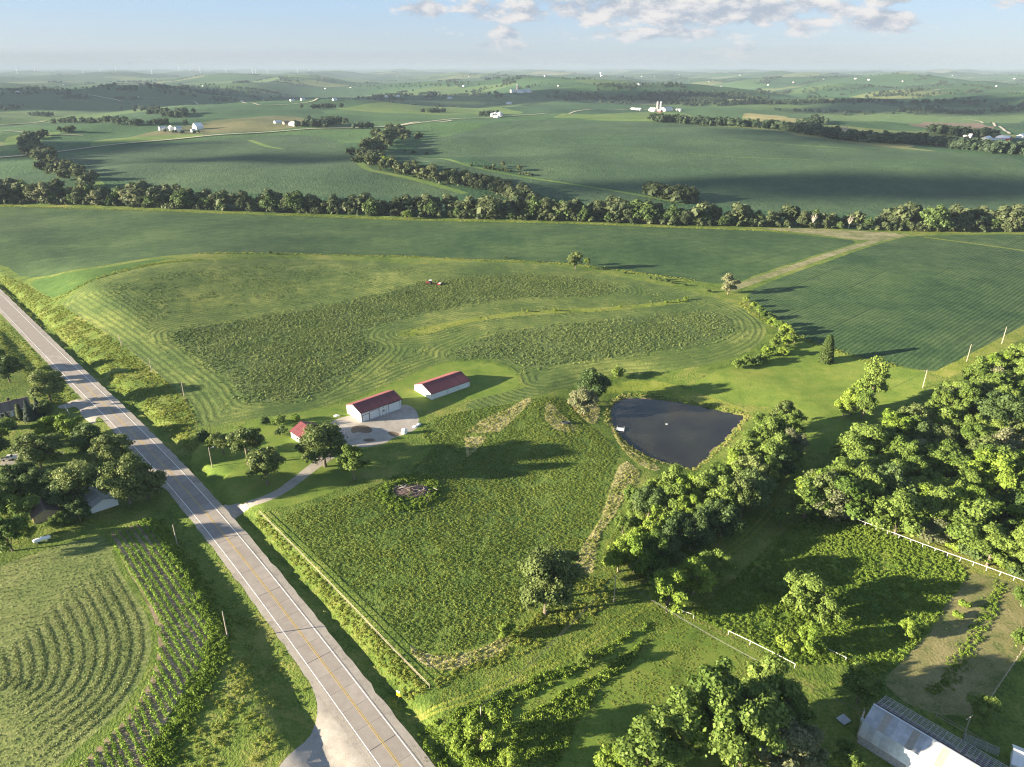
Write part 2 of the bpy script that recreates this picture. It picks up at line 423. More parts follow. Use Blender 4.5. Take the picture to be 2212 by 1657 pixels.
def far_fields():
    """patchwork of fields out to the horizon: every field keeps one crop colour, split along the section lines"""
    m, T = newmat('distant_fields')
    pos = T.new('ShaderNodeNewGeometry').outputs['Position']
    mp = T.new('ShaderNodeMapping'); T.l.new(pos, mp.inputs[0]); mp.inputs['Rotation'].default_value = (0, 0, rad(-42)); mp.inputs['Scale'].default_value = (1 / 620, 1 / 410, 1 / 1000)
    wob = T.new('ShaderNodeTexNoise'); T.l.new(pos, wob.inputs['Vector']); wob.inputs['Scale'].default_value = 1 / 420; wob.inputs['Detail'].default_value = 2
    vm = T.new('ShaderNodeVectorMath', operation='MULTIPLY_ADD'); T.l.new(wob.outputs['Color'], vm.inputs[0]); vm.inputs[1].default_value = (0.55, 0.55, 0); T.l.new(mp.outputs[0], vm.inputs[2])
    vo = T.new('ShaderNodeTexVoronoi', distance='CHEBYCHEV'); vo.voronoi_dimensions = '2D'; T.l.new(vm.outputs[0], vo.inputs['Vector']); vo.inputs['Scale'].default_value = 1; vo.inputs['Randomness'].default_value = 0.75
    r, g, b = T.sep(vo.outputs['Color'])
    cr = T.new('ShaderNodeValToRGB'); e = cr.color_ramp; e.interpolation = 'CONSTANT'
    cols = [(0, (0.034, 0.084, 0.039)), (0.24, (0.046, 0.103, 0.044)), (0.48, (0.029, 0.072, 0.037)), (0.66, (0.065, 0.127, 0.048)), (0.8, (0.096, 0.154, 0.057)), (0.91, (0.156, 0.180, 0.069)), (0.965, (0.240, 0.222, 0.103))]
    while len(e.elements) < len(cols): e.elements.new(0.5)
    for el_, (p_, c_) in zip(e.elements, cols): el_.position = p_; el_.color = (*c_, 1)
    T.l.new(r, cr.inputs[0])
    nb = T.noise(pos, 1 / 240, 5, 0.6); nm = T.noise(pos, 1 / 22, 3, 0.6)
    col = T.mix(T.ramp(nb, 0.3, 0.7), cr.outputs[0], (0.040, 0.090, 0.030), 'MIX')
    v = T.math('ADD', T.math('MULTIPLY', nb, 0.5), T.math('ADD', T.math('MULTIPLY', nm, 0.5), 0.5))
    col = T.mix(1.0, T.mix(0.55, cr.outputs[0], col), T.xyz(v, v, v), 'MULTIPLY')
    finish(T, col, 0.95, T.math('ADD', nm, T.noise(pos, 1 / 4, 2)), 0.8, 1.6); return m
M['far'] = far_fields()
M['far_bean'] = veg('far_soybeans', (0.036, 0.070, 0.037), (0.049, 0.090, 0.046), (0.070, 0.114, 0.054), 120, 14, 2.5, 0.8, 1.3)
M['far_dark'] = veg('far_contour_grass', (0.020, 0.050, 0.026), (0.026, 0.062, 0.030), (0.034, 0.074, 0.034), 120, 14, 2.5, 0.8, 1.3)
M['far_light'] = veg('far_pasture', (0.075, 0.135, 0.035), (0.11, 0.175, 0.045), (0.15, 0.20, 0.06), 110, 18, 2.5, 0.5, 0.8)
M['far_tan'] = veg('far_stubble', (0.20, 0.19, 0.075), (0.29, 0.26, 0.11), (0.34, 0.30, 0.14), 90, 16, 2.5, 0.4, 0.8)
M['far_past'] = veg('far_grazed_hill', (0.085, 0.105, 0.045), (0.125, 0.130, 0.060), (0.165, 0.155, 0.075), 90, 14, 2.5, 0.5, 0.8)
M['far_soil'] = veg('far_tilled_soil', (0.13, 0.095, 0.07), (0.17, 0.125, 0.095), (0.20, 0.15, 0.12), 80, 14, 2.5, 0.4, 0.6)

# ------------------------------------------------------------------ ground regions
def jitter(P, amp, lam=7.0, seed=0):
    out = []
    for i, p in enumerate(P):
        n = mnoise.noise(Vector((p[0] / lam, p[1] / lam, seed))); n2 = mnoise.noise(Vector((p[0] / lam + 40, p[1] / lam, seed)))
        out.append((p[0] + amp * n, p[1] + amp * n2))
    return np.array(out)
def chaikin(P, k=1):
    P = np.asarray(P)
    for _ in range(k):
        Q = np.roll(P, -1, axis=0); P = np.stack([0.75 * P + 0.25 * Q, 0.25 * P + 0.75 * Q], 1).reshape(-1, 2)
    return P
def ribbon(line, w, w1=None):
    line = np.asarray(line); d = np.gradient(line, axis=0); d /= np.hypot(d[:, 0], d[:, 1])[:, None] + 1e-9
    n = np.c_[-d[:, 1], d[:, 0]]; ww = np.linspace(w, w if w1 is None else w1, len(line))[:, None] / 2
    return np.vstack([line + n * ww, (line - n * ww)[::-1]])
REG = []            # (name, material key, world polygon)
def reg(name, mat, q, step=6.0, amp=0.0, sm=1, pts=None):
    P = at(q)[:, :2] if pts is None else np.asarray(pts)
    if sm: P = chaikin(P, sm)
    P = resample(np.vstack([P, P[:1]]), step)[:-1]
    if amp: P = jitter(P, amp, 6.0 if amp < 2 else amp * 5, len(REG))
    REG.append((name, mat, P)); return P
def rib(name, mat, q, w, step=6.0, amp=0.0, w1=None):
    L = smooth_line(resample(at(q)[:, :2], step), 3); P = ribbon(L, w, w1)
    if amp: P = jitter(P, amp, 5.0, len(REG))
    REG.append((name, mat, P)); return P

# beyond the creek, out to the horizon
cl = at([(-700, 428), (-300, 436), (0, 440), (170, 441), (350, 450), (500, 456), (700, 462), (900, 470), (1100, 474), (1300, 480), (1450, 486), (1600, 489), (1760, 492), (1900, 497), (2050, 500), (2212, 501), (2500, 503), (2900, 505)])[:, :2]
REG.append(('farmland', 'far', np.vstack([[(-39000, 900)], cl, [(39000, 700), (39000, 39500), (-39000, 39500)]])))
reg('soybean_field', 'far_bean', [(118, 343), (220, 330), (350, 311), (500, 298), (640, 287), (720, 300), (770, 340), (800, 362), (860, 374), (930, 395), (1000, 414), (1010, 424), (800, 428), (600, 422), (450, 412), (330, 398), (230, 385), (160, 365)], 25)
reg('soybean_field', 'far_bean', [(885, 322), (930, 300), (1020, 275), (1130, 258), (1300, 262), (1500, 268), (1640, 278), (1760, 300), (1900, 315), (2050, 328), (2230, 345), (2230, 468), (2000, 470), (1800, 462), (1640, 458), (1470, 428), (1300, 404), (1100, 372), (960, 338)], 25)
reg('soybean_field', 'far_bean', [(880, 332), (960, 346), (1100, 378), (1300, 411), (1440, 434), (1420, 450), (1300, 448), (1180, 425), (1040, 384), (930, 362), (880, 345)], 25)
reg('pasture', 'far_light', [(1180, 250), (1300, 243), (1420, 240), (1500, 246), (1600, 258), (1720, 275), (1700, 282), (1560, 270), (1400, 262), (1240, 258)], 30)
reg('stubble_field', 'far_tan', [(1600, 248), (1625, 244), (1700, 250), (1745, 262), (1738, 268), (1660, 262), (1610, 260)], 25)
reg('grazed_hill', 'far_past', [(262, 300), (330, 284), (420, 268), (540, 254), (620, 250), (700, 262), (780, 268), (620, 278), (470, 288), (360, 299)], 30)
reg('pasture', 'far_light', [(205, 302), (300, 296), (420, 288), (460, 292), (330, 302), (255, 315), (190, 322)], 30)
reg('tilled_field', 'far_soil', [(1950, 268), (2030, 262), (2120, 266), (2160, 276), (2100, 282), (2000, 276)], 30)
reg('pasture', 'far_light', [(690, 235), (800, 225), (960, 222), (1080, 232), (1150, 245), (1000, 248), (860, 244)], 40)
reg('pasture', 'far_light', [(0, 300), (60, 286), (150, 282), (100, 298), (20, 318)], 30)
for q in ([(227, 333), (310, 343), (400, 347), (500, 346), (580, 341)], [(263, 323), (367, 332), (460, 335), (550, 333)], [(313, 315), (400, 320), (467, 320)], [(360, 308), (417, 312), (493, 310)], [(610, 322), (680, 334), (740, 339), (792, 342)], [(1074, 285), (1100, 280), (1124, 268)], [(1270, 284), (1340, 281), (1400, 279)], [(1290, 292), (1380, 290), (1450, 286)], [(1250, 300), (1340, 302), (1420, 300)], [(1560, 275), (1600, 277), (1650, 281)]): rib('contour_strip', 'far_dark', q, 4.5, 14)
for q in ([(1480, 330), (1600, 340), (1750, 345)], [(1180, 312), (1300, 318), (1420, 324)], [(1560, 300), (1700, 312), (1850, 322)], [(1500, 290), (1600, 293), (1720, 300)]): rib('grass_strip', 'far_light', q, 3.0, 14)
rib('grass_strip', 'far_light', [(540, 303), (575, 316), (610, 322)], 10, 15)
rib('grass_strip', 'far_light', [(905, 340), (1000, 357), (1130, 381), (1300, 408), (1440, 431), (1480, 440)], 7, 20)
rib('grass_strip', 'far_light', [(770, 345), (790, 368), (850, 376), (930, 395), (1005, 418)], 10, 15)
rib('grass_strip', 'far_light', [(110, 345), (125, 358), (140, 368), (190, 384), (215, 400), (200, 420)], 16, 12)
# near side of the creek
reg('soybean_field', 'bean', [(-260, 442), (0, 446), (170, 448), (350, 457), (520, 463), (700, 469), (870, 476), (1100, 480), (1300, 486), (1450, 492), (1620, 496), (1720, 506), (1800, 514), (1862, 521), (1800, 540), (1720, 565), (1640, 592), (1590, 612),
    (1540, 612), (1470, 602), (1400, 592), (1300, 577), (1200, 567), (1100, 561), (1000, 560), (860, 552), (700, 549), (580, 546), (430, 547), (330, 556), (240, 571), (150, 586), (52, 603), (8, 570), (-160, 540)], 8, 1.0)
reg('crop_strip', 'strip', [(52, 606), (150, 590), (240, 576), (320, 562), (400, 555), (330, 566), (255, 590), (180, 618), (122, 642), (100, 640)], 5, 0.5)
reg('soybean_field', 'bean_b', [(1604, 634), (1700, 594), (1800, 562), (1890, 529), (1945, 514), (2000, 508), (2240, 505), (2400, 520), (2400, 640), (2212, 716), (2100, 772), (2045, 799), (2010, 803), (1930, 789), (1860, 772), (1800, 755), (1740, 733), (1690, 705), (1645, 675)], 7, 0.8)
rib('grass_strip', 'bank', [(1995, 512), (2080, 523), (2160, 534), (2260, 548)], 4, 8, 0.5)
rib('grass_path', 'path', [(1575, 626), (1650, 599), (1750, 565), (1850, 532), (1900, 518), (1960, 506)], 7.5, 5, 0.8)
reg('rough_grass', 'path', [(1620, 492), (1760, 494), (1880, 500), (1960, 505), (1890, 520), (1850, 518), (1740, 503)], 6, 1.0)
HAY = reg('hay_field', 'hay', [(130, 655), (185, 616), (255, 590), (330, 573), (430, 564), (520, 560), (620, 557), (800, 563), (900, 572), (1000, 566), (1100, 566), (1200, 574), (1300, 590), (1420, 613), (1500, 632), (1570, 648), (1620, 672), (1648, 696), (1658, 716), (1648, 740), (1605, 765), (1540, 786), (1480, 797), (1400, 806),
    (1330, 808), (1250, 822), (1180, 838), (1130, 835), (1120, 800), (1060, 775), (980, 776), (900, 800), (820, 838), (740, 862), (690, 882), (600, 898), (520, 908), (440, 926), (428, 915), (424, 885), (400, 855), (350, 812), (300, 772), (250, 730), (190, 694), (150, 670)], 4, 0.4)
reg('hay_field_bottom', 'hay', [(1000, 872), (1070, 850), (1140, 836), (1240, 824), (1290, 814), (1230, 838), (1150, 858), (1080, 874), (1010, 890)], 4, 0.5)
ALF1 = reg('standing_alfalfa', 'alf', [(362, 722), (420, 708), (500, 696), (600, 680), (737, 655), (830, 634), (906, 610), (1000, 598), (1110, 592), (1200, 596), (1290, 606), (1345, 628), (1300, 636), (1237, 641), (1104, 643), (1004, 657), (920, 674), (870, 685), (810, 701), (785, 714), (778, 727), (790, 741), (818, 748),
    (800, 768), (770, 790), (740, 815), (700, 842), (650, 858), (600, 866), (532, 872), (524, 852), (500, 825), (460, 793), (420, 765)], 3.5, 1.2)
ALF2 = reg('standing_alfalfa', 'alf', [(1005, 748), (1050, 728), (1120, 712), (1220, 702), (1330, 690), (1450, 678), (1530, 672), (1572, 684), (1586, 703), (1570, 725), (1520, 742), (1440, 756), (1340, 768), (1250, 780), (1140, 800), (1120, 786), (1070, 772), (1000, 770), (960, 766)], 3.5, 1.2)
reg('grass_waterway', 'bank', [(855, 722), (875, 714), (930, 704), (1000, 690), (1100, 674), (1200, 668), (1300, 664), (1400, 656), (1480, 645), (1500, 651), (1400, 664), (1300, 673), (1200, 677), (1100, 684), (1000, 699), (930, 722), (880, 728)], 4, 0.7)
reg('field_margin', 'tan', [(30, 560), (60, 560), (140, 650), (250, 735), (340, 805), (412, 868), (428, 905), (420, 912), (400, 868), (330, 812), (240, 745), (130, 668), (115, 650)], 5, 0.5) if False else None
# round the ponds, yards and lawns
reg('lawn', 'lawn', [(1480, 842), (1530, 808), (1600, 785), (1680, 748), (1750, 738), (1800, 757), (1870, 778), (1960, 797), (2005, 806), (2000, 840), (1960, 870), (1900, 900), (1830, 945), (1760, 990), (1740, 950), (1740, 900), (1690, 880), (1610, 875), (1540, 858)], 4, 0.5)
reg('lawn', 'lawn', [(560, 905), (700, 885), (748, 872), (800, 850), (880, 815), (960, 782), (1050, 780), (1115, 804), (1125, 838), (1060, 855), (1000, 866), (930, 890), (880, 880), (900, 905), (912, 930), (860, 948), (800, 965), (760, 985), (800, 1000), (760, 1040), (690, 1075), (600, 1100), (530, 1100), (480, 1085), (400, 1000), (430, 960), (500, 925)], 4, 0.5)
MEADOW = reg('meadow', 'meadow', [(598, 1118), (680, 1090), (760, 1068), (830, 1040), (900, 1005), (940, 965), (905, 935), (935, 902), (1000, 888), (1080, 876), (1150, 862), (1215, 856), (1250, 900), (1290, 935), (1335, 965), (1336, 1000), (1312, 1060), (1290, 1120), (1252, 1188), (1215, 1240), (1160, 1300), (1100, 1355), (1060, 1385), (1000, 1405), (940, 1412), (890, 1395), (850, 1360), (780, 1295), (690, 1205), (630, 1145)], 3, 0.6)
reg('dry_grass', 'tan', [(1005, 933), (1040, 908), (1090, 886), (1142, 858), (1150, 866), (1110, 905), (1080, 932), (1040, 936)], 2, 0.4, 0)
reg('dry_grass', 'tan', [(1178, 875), (1188, 868), (1215, 895), (1252, 928), (1230, 936), (1195, 925), (1176, 905)], 2, 0.4, 0)
reg('dry_grass', 'tan', [(1003, 944), (1053, 942), (1040, 962), (1008, 989)], 2, 0.3, 0)
reg('pond_bank', 'bank', [(1300, 842), (1345, 822), (1420, 820), (1480, 838), (1560, 866), (1612, 882), (1606, 892), (1540, 874), (1440, 858), (1400, 846), (1350, 842), (1320, 858)]); reg('dry_grass', 'tan', [(1230, 850), (1250, 842), (1290, 870), (1300, 888), (1284, 922), (1258, 905), (1234, 880)], 3, 0.7)
reg('dry_grass', 'tan', [(1316, 905), (1328, 930), (1345, 960), (1390, 990), (1430, 1010), (1420, 1022), (1374, 1000), (1344, 972), (1318, 925), (1312, 905)], 3, 0.5)
reg('dry_grass', 'tan', [(1340, 990), (1390, 1015), (1365, 1055), (1325, 1110), (1288, 1175), (1284, 1240), (1254, 1243), (1240, 1212), (1272, 1160), (1302, 1110), (1322, 1050)], 3, 0.7)
reg('dry_grass', 'tan', [(870, 1385), (930, 1418), (1000, 1412), (1060, 1392), (1100, 1362), (1110, 1390), (1040, 1430), (960, 1450), (915, 1440)], 3, 0.6)
reg('pond_bed', 'soil', None, 2.5, 0, 0, pts=POND)
# gravel
reg('gravel_apron', 'gravel', [(560, 1300 + 2), (600, 1350), (640, 1410), (664, 1462), (683, 1505), (687, 1535), (680, 1572), (653, 1609), (617, 1638), (597, 1657), (590, 1720), (860, 1720), (800, 1640), (737, 1535), (690, 1478), (640, 1398)], 2.5, 0.15)
rib('driveway', 'gravel', [(487, 1106), (515, 1101), (545, 1091), (590, 1072), (635, 1043), (668, 1014), (690, 1000), (712, 985)], 3.6, 2.5, 0.25, 4.6)
reg('gravel_apron', 'gravel', [(470, 1100), (500, 1086), (530, 1090), (545, 1098), (520, 1108), (506, 1124), (502, 1140), (485, 1120)], 2, 0.1)
reg('gravel_yard', 'gravel', [(700, 925), (725, 905), (760, 896), (800, 905), (850, 880), (880, 872), (897, 884), (905, 905), (903, 925), (880, 938), (850, 946), (832, 958), (790, 967), (745, 966), (715, 985), (690, 1003), (672, 1000), (690, 975), (700, 950)], 2.0, 0.5)
reg('yard_litter', 'soil', [(757, 922), (775, 917), (800, 921), (806, 930), (790, 938), (772, 934), (762, 938)], 0.8, 0.9)
reg('yard_litter', 'soil', [(836, 934), (850, 930), (866, 938), (858, 944), (842, 942)], 0.8, 0.8)
reg('yard_litter', 'soil', [(782, 950), (800, 946), (815, 952), (800, 956)], 0.8, 0.7)
reg('gravel_apron', 'gravel', [(120, 878), (150, 866), (182, 862), (215, 872), (232, 900), (205, 900), (208, 920), (180, 905), (165, 873), (130, 884)], 2.5, 0.2)
reg('gravel_apron', 'gravel', [(325, 1000), (345, 1020), (372, 1052), (370, 1062), (340, 1050), (318, 1020)], 2, 0.2)
reg('driveway', 'gravel', [(0, 995), (40, 975), (72, 972), (60, 990), (30, 1004), (0, 1010)], 2.5, 0.3)
# bottom left: raked hay and row crop
HAY2 = reg('hay_meadow', 'hayfield2', [(-60, 1235), (0, 1222), (110, 1183), (215, 1154), (236, 1170), (246, 1205), (262, 1238), (290, 1280), (312, 1320), (326, 1360), (327, 1400), (318, 1440), (298, 1485), (262, 1535), (200, 1590), (120, 1657), (80, 1700), (-120, 1700)], 2.5, 0.3)
ROWS = reg('row_crop_ground', 'rowsoil', [(232, 1152), (280, 1138), (318, 1126), (338, 1150), (372, 1205), (410, 1262), (448, 1310), (462, 1345), (460, 1385), (430, 1440), (390, 1500), (358, 1560), (330, 1620), (310, 1680), (130, 1700), (170, 1655), (225, 1600), (285, 1540), (318, 1485), (336, 1440), (343, 1395), (338, 1350), (318, 1300), (290, 1255), (266, 1215), (250, 1180)], 2.5, 0.2)
# right: two-track lane, garden plot
rib('farm_lane', 'grass', [(872, 1556), (930, 1530), (1000, 1505), (1080, 1472), (1160, 1435), (1240, 1395), (1320, 1345), (1400, 1290), (1460, 1245), (1530, 1205), (1600, 1160), (1650, 1110), (1690, 1055), (1715, 1010), (1740, 970)], 7.0, 3, 0.4)
rib('wheel_track', 'bank', [(880, 1556), (930, 1533), (1000, 1506), (1080, 1473), (1160, 1437), (1240, 1398), (1320, 1349), (1400, 1293), (1460, 1249), (1530, 1210), (1600, 1165), (1652, 1112), (1692, 1057)], 0.7, 3, 0.12)
rib('wheel_track', 'bank', [(893, 1562), (940, 1544), (1010, 1517), (1090, 1483), (1170, 1447), (1250, 1407), (1330, 1358), (1410, 1301), (1470, 1257), (1540, 1217), (1611, 1171), (1664, 1117), (1704, 1060)], 0.7, 3, 0.12)
WEEDS = reg('weedy_pasture', 'weeds', [(1480, 1325), (1540, 1290), (1600, 1240), (1660, 1180), (1720, 1125), (1790, 1112), (1850, 1130), (2000, 1180), (2100, 1228), (2060, 1290), (2010, 1365), (1912, 1465), (1830, 1430), (1740, 1440), (1690, 1425), (1600, 1375), (1520, 1340)], 3, 0.4)
GARDEN = reg('garden_plot', 'garden', [(2100, 1238), (2122, 1240), (2180, 1256), (2240, 1275), (2280, 1310), (2212, 1408), (2141, 1508), (2100, 1545), (2020, 1545), (1950, 1515), (1906, 1474), (1950, 1425), (2010, 1365), (2041, 1305)], 2.5, 0.3, 0)
PAST = reg('paddock', 'lawn', [(1300, 1480), (1370, 1430), (1440, 1360), (1490, 1338), (1560, 1372), (1640, 1412), (1715, 1450), (1700, 1500), (1640, 1560), (1560, 1640), (1500, 1700), (1180, 1700), (1230, 1600)], 3, 0.5)
rib('grass_path', 'bank', [(2030, 812), (2090, 782), (2150, 750), (2212, 716), (2300, 668)], 7.5, 3, 0.4)
rib('grass_path', 'lawn', [(1105, 1548), (1180, 1500), (1240, 1470), (1290, 1442), (1350, 1405), (1385, 1365)], 3, 3, 0.3)

def build_ground():
    polys = [np.array([(-39000, -700), (39000, -700), (39000, 39500), (-39000, 39500)])] + [r[2] for r in REG]
    verts = []; edges = []
    for P in polys:
        b = len(verts); n = len(P); verts += [(float(x), float(y)) for x, y in P]; edges += [(b + i, b + (i + 1) % n) for i in range(n)]
    # free points: finer near the camera
    pts = []
    r = 55.0
    while r < 39000:
        dr = max(3.2, r * 0.0125) if r < 900 else r * 0.016
        dth = max(0.0125, 3.0 / r) if r < 900 else 0.016
        th = np.arange(-0.86, 0.86, dth)
        pts.append(np.c_[r * np.sin(th), r * np.cos(th)]); r += dr
    pts.append(np.array([(x, y) for x in np.arange(-600, 601, 60.0) for y in np.arange(-600, 60, 60.0)]))
    for r in np.geomspace(700, 37000, 20):
        th = np.r_[np.linspace(-1.5, -0.9, 6), np.linspace(0.9, 1.5, 6)]; pts.append(np.c_[r * np.sin(th), r * np.cos(th)])
    # extra points where the road ditches and the banks need them
    t = np.gradient(ROAD, axis=0); t /= np.hypot(t[:, 0], t[:, 1])[:, None]
    for off in (-40, -30, -22, -17, -15.5, -14, -12.5, -11, -9, -7, 6, 7, 8, 9, 10, 11, 12, 13.5, 15, 17, 20, 24, 28):
        pts.append(ROAD + np.c_[-t[:, 1], t[:, 0]] * -off)
    for off in (3, 6, 9, 13, 18, 24):
        c = POND.mean(0); v = POND - c; pts.append(c + v * (1 + off / np.hypot(*v.T))[:, None])
    for P, st in ((HAY, 2.6),):
        gx, gy = np.meshgrid(np.arange(P[:, 0].min(), P[:, 0].max(), st), np.arange(P[:, 1].min(), P[:, 1].max(), st)); gx = gx.ravel() + rng.uniform(-.3, .3, gx.size); gy = gy.ravel()
        k = inside(gx, gy, P); pts.append(np.c_[gx[k], gy[k]])
    pts = np.vstack(pts); k = (np.abs(pts[:, 0]) < 38800) & (pts[:, 1] > -690) & (pts[:, 1] < 39300); pts = pts[k]
    pts = pts + rng.uniform(-0.05, 0.05, pts.shape)
    verts += [(float(x), float(y)) for x, y in pts]
    vo, eo, fo, ov, oe, of = delaunay_2d_cdt([Vector(v) for v in verts], edges, [], 0, 1e-4, False)
    V2 = np.array([(v.x, v.y) for v in vo]); Z = height(V2[:, 0], V2[:, 1])
    F = np.array([tuple(f) for f in fo]); cen = V2[F].mean(1); owner = np.zeros(len(F), int)
    for i, (nm, mk, P) in enumerate(REG):
        lo, hi = P.min(0), P.max(0); k = np.where(((cen >= lo) & (cen <= hi)).all(1))[0]
        owner[k[inside(cen[k, 0], cen[k, 1], P)]] = i + 1
    # far sheet curves down gently with the earth
    groups = {}
    for i, (nm, mk, P) in enumerate(REG): groups.setdefault(i + 1, (nm, mk))
    groups[0] = ('ground', 'grass')
    # swath lines of the mown hay run along the nearest field edge, standing crop edge or waterway
    hd1 = [HAY, ALF1, ALF2] + [P for n_, m_, P in REG if n_ == 'grass_waterway']
    for gi, (nm, mk) in groups.items():
        fs = F[owner == gi]
        if not len(fs): continue
        used = np.unique(fs); mp = np.full(len(V2), -1); mp[used] = np.arange(len(used))
        xyz = np.c_[V2[used], Z[used]]
        me = mesh_np(nm, xyz, mp[fs], M[mk], True)
        if mk == 'hay':
            x, y = xyz[:, 0], xyz[:, 1]
            d = np.full(len(x), 1e9)
            for P in hd1: d = np.minimum(d, seg_dist(x, y, P, True)[0])
            a = me.attributes.new('swath', 'FLOAT', 'POINT'); a.data.foreach_set('value', d.astype(np.float32))
        tag(link(nm, me), kind='structure')
build_ground()

# ------------------------------------------------------------------ pond water
def mat_water():
    m, T = newmat('pond_water'); pos = T.new('ShaderNodeNewGeometry').outputs['Position']
    h = T.math('ADD', T.noise(pos, 1.6, 3), T.math('MULTIPLY', T.noise(pos, 0.25, 2), 1.5))
    out = T.new('ShaderNodeOutputMaterial'); p = T.new('ShaderNodeBsdfPrincipled')
    T.set(p.inputs['Base Color'], T.mix(T.ramp(T.noise(pos, 0.045, 4), 0.4, 0.65), (0.017, 0.016, 0.014), (0.030, 0.031, 0.021))); p.inputs['Roughness'].default_value = 0.05
    p.inputs['IOR'].default_value = 1.33
    b = T.new('ShaderNodeBump'); b.inputs['Strength'].default_value = 0.10; b.inputs['Distance'].default_value = 0.04
    T.l.new(h, b.inputs['Height']); T.l.new(b.outputs[0], p.inputs['Normal']); T.l.new(p.outputs[0], out.inputs[0]); return m
c = POND.mean(0); P = c + (POND - c) * (1 + 1.2 / np.hypot(*(POND - c).T))[:, None]; P = jitter(resample(np.vstack([P, P[:1]]), 1.2)[:-1], 0.9, 4.0, 3)
me = bpy.data.meshes.new('pond_water'); me.from_pydata([(x, y, POND_Z) for x, y in P], [], [tuple(range(len(P)))]); me.update()
if me.polygons[0].normal.z < 0: me.flip_normals()
tag(link('pond_water', me, mat_water()), kind='structure')

# ------------------------------------------------------------------ simple surface materials
def paint(name, col, rough=0.5, var=0.12, scale=1.5, metal=0.0, spec=0.3):
    m, T = newmat(name)
    tc = T.new('ShaderNodeTexCoord').outputs['Object']
    oi = T.new('ShaderNodeObjectInfo').outputs['Random']
    n = T.math('ADD', T.noise(tc, scale, 5, 0.6), T.math('MULTIPLY', T.math('SUBTRACT', oi, 0.5), 0.35))
    c = T.mix(T.ramp(n, 0.25, 0.75), [q * (1 - var) for q in col], [min(1, q * (1 + var)) for q in col])
    p = finish(T, c, rough); p.inputs['Metallic'].default_value = metal; p.inputs['Specular IOR Level'].default_value = spec
    return m
M['white'] = paint('white_steel', (0.74, 0.74, 0.73), 0.45, 0.05)
M['white2'] = paint('white_door', (0.70, 0.71, 0.72), 0.45, 0.04)
M['redroof'] = paint('maroon_roof_steel', (0.165, 0.055, 0.062), 0.45, 0.16, 0.8)
M['redtrim'] = paint('maroon_trim', (0.085, 0.022, 0.026), 0.5, 0.1)
M['seam'] = paint('dark_frame', (0.05, 0.05, 0.055), 0.5)
M['brownroof'] = paint('brown_shingle', (0.17, 0.135, 0.115), 0.9, 0.2, 2.0)
M['siding'] = paint('tan_siding', (0.42, 0.33, 0.24), 0.8, 0.1)
M['glass'] = paint('dark_glass', (0.02, 0.025, 0.03), 0.08, 0.1, 1, 0, 0.6)
M['wood'] = paint('weathered_wood', (0.33, 0.28, 0.22), 0.9, 0.22, 2.5)
M['greywood'] = paint('grey_timber', (0.34, 0.33, 0.33), 0.9, 0.25, 2.5)
M['palewood'] = paint('pale_board', (0.40, 0.35, 0.26), 0.9, 0.2, 2.0)
M['pole'] = paint('utility_pole_wood', (0.40, 0.34, 0.28), 0.9, 0.2, 1.5)
M['galv'] = paint('galvanised_steel', (0.50, 0.52, 0.54), 0.38, 0.16, 1.2, 0.35)
M['barnroof'] = paint('old_barn_steel', (0.44, 0.45, 0.47), 0.5, 0.2, 0.7, 0.15)
M['barnroof2'] = paint('old_barn_skylight', (0.34, 0.31, 0.26), 0.6, 0.15, 1.0)
M['darkboards'] = paint('dark_roof_boards', (0.075, 0.055, 0.055), 0.9, 0.3, 2.0)
M['red'] = paint('red_paint', (0.42, 0.035, 0.035), 0.4, 0.12)
M['darkred'] = paint('dark_red_paint', (0.20, 0.03, 0.03), 0.45, 0.12)
M['black'] = paint('black_rubber', (0.02, 0.02, 0.02), 0.8)
M['yellow'] = paint('sign_yellow', (0.75, 0.42, 0.02), 0.5, 0.03)
M['lineW'] = paint('white_road_paint', (0.78, 0.77, 0.75), 0.7, 0.1, 0.8)
M['lineY'] = paint('yellow_road_paint', (0.52, 0.37, 0.10), 0.7, 0.12, 0.8)
M['plastic'] = paint('white_plastic', (0.78, 0.79, 0.80), 0.35, 0.03)
M['bark'] = paint('bark', (0.17, 0.14, 0.11), 0.95, 0.3, 1.2)
M['palebark'] = paint('bare_pale_wood', (0.46, 0.42, 0.36), 0.95, 0.2, 1.2)
M['wire'] = paint('cable', (0.12, 0.12, 0.12), 0.6)
def mat_concrete():
    m, T = newmat('road_concrete'); tc = T.new('ShaderNodeTexCoord').outputs['Object']; oi = T.new('ShaderNodeObjectInfo').outputs['Random']
    x, y, z = T.sep(tc)
    pos = T.new('ShaderNodeNewGeometry').outputs['Position']
    n = T.noise(pos, 0.35, 5, 0.6); nf = T.noise(pos, 5, 3)
    w = T.math('ABSOLUTE', T.math('SUBTRACT', T.math('ABSOLUTE', y), 0.9))               # wheel paths, 0.9 m either side of the lane's middle
    w = T.ramp(w, 0.1, 0.6, 1.0, 0.0)
    v = T.math('ADD', T.math('MULTIPLY', n, 0.6), T.math('ADD', T.math('MULTIPLY', oi, 0.16), T.math('MULTIPLY', nf, 0.25)))
    c = T.mix(T.ramp(v, 0.3, 0.9), (0.250, 0.223, 0.203), (0.372, 0.338, 0.312))
    c = T.mix(T.math('MULTIPLY', w, 0.09), c, (0.22, 0.20, 0.19))
    finish(T, c, 0.8, nf, 0.15, 0.02); return m
M['concrete'] = mat_concrete()

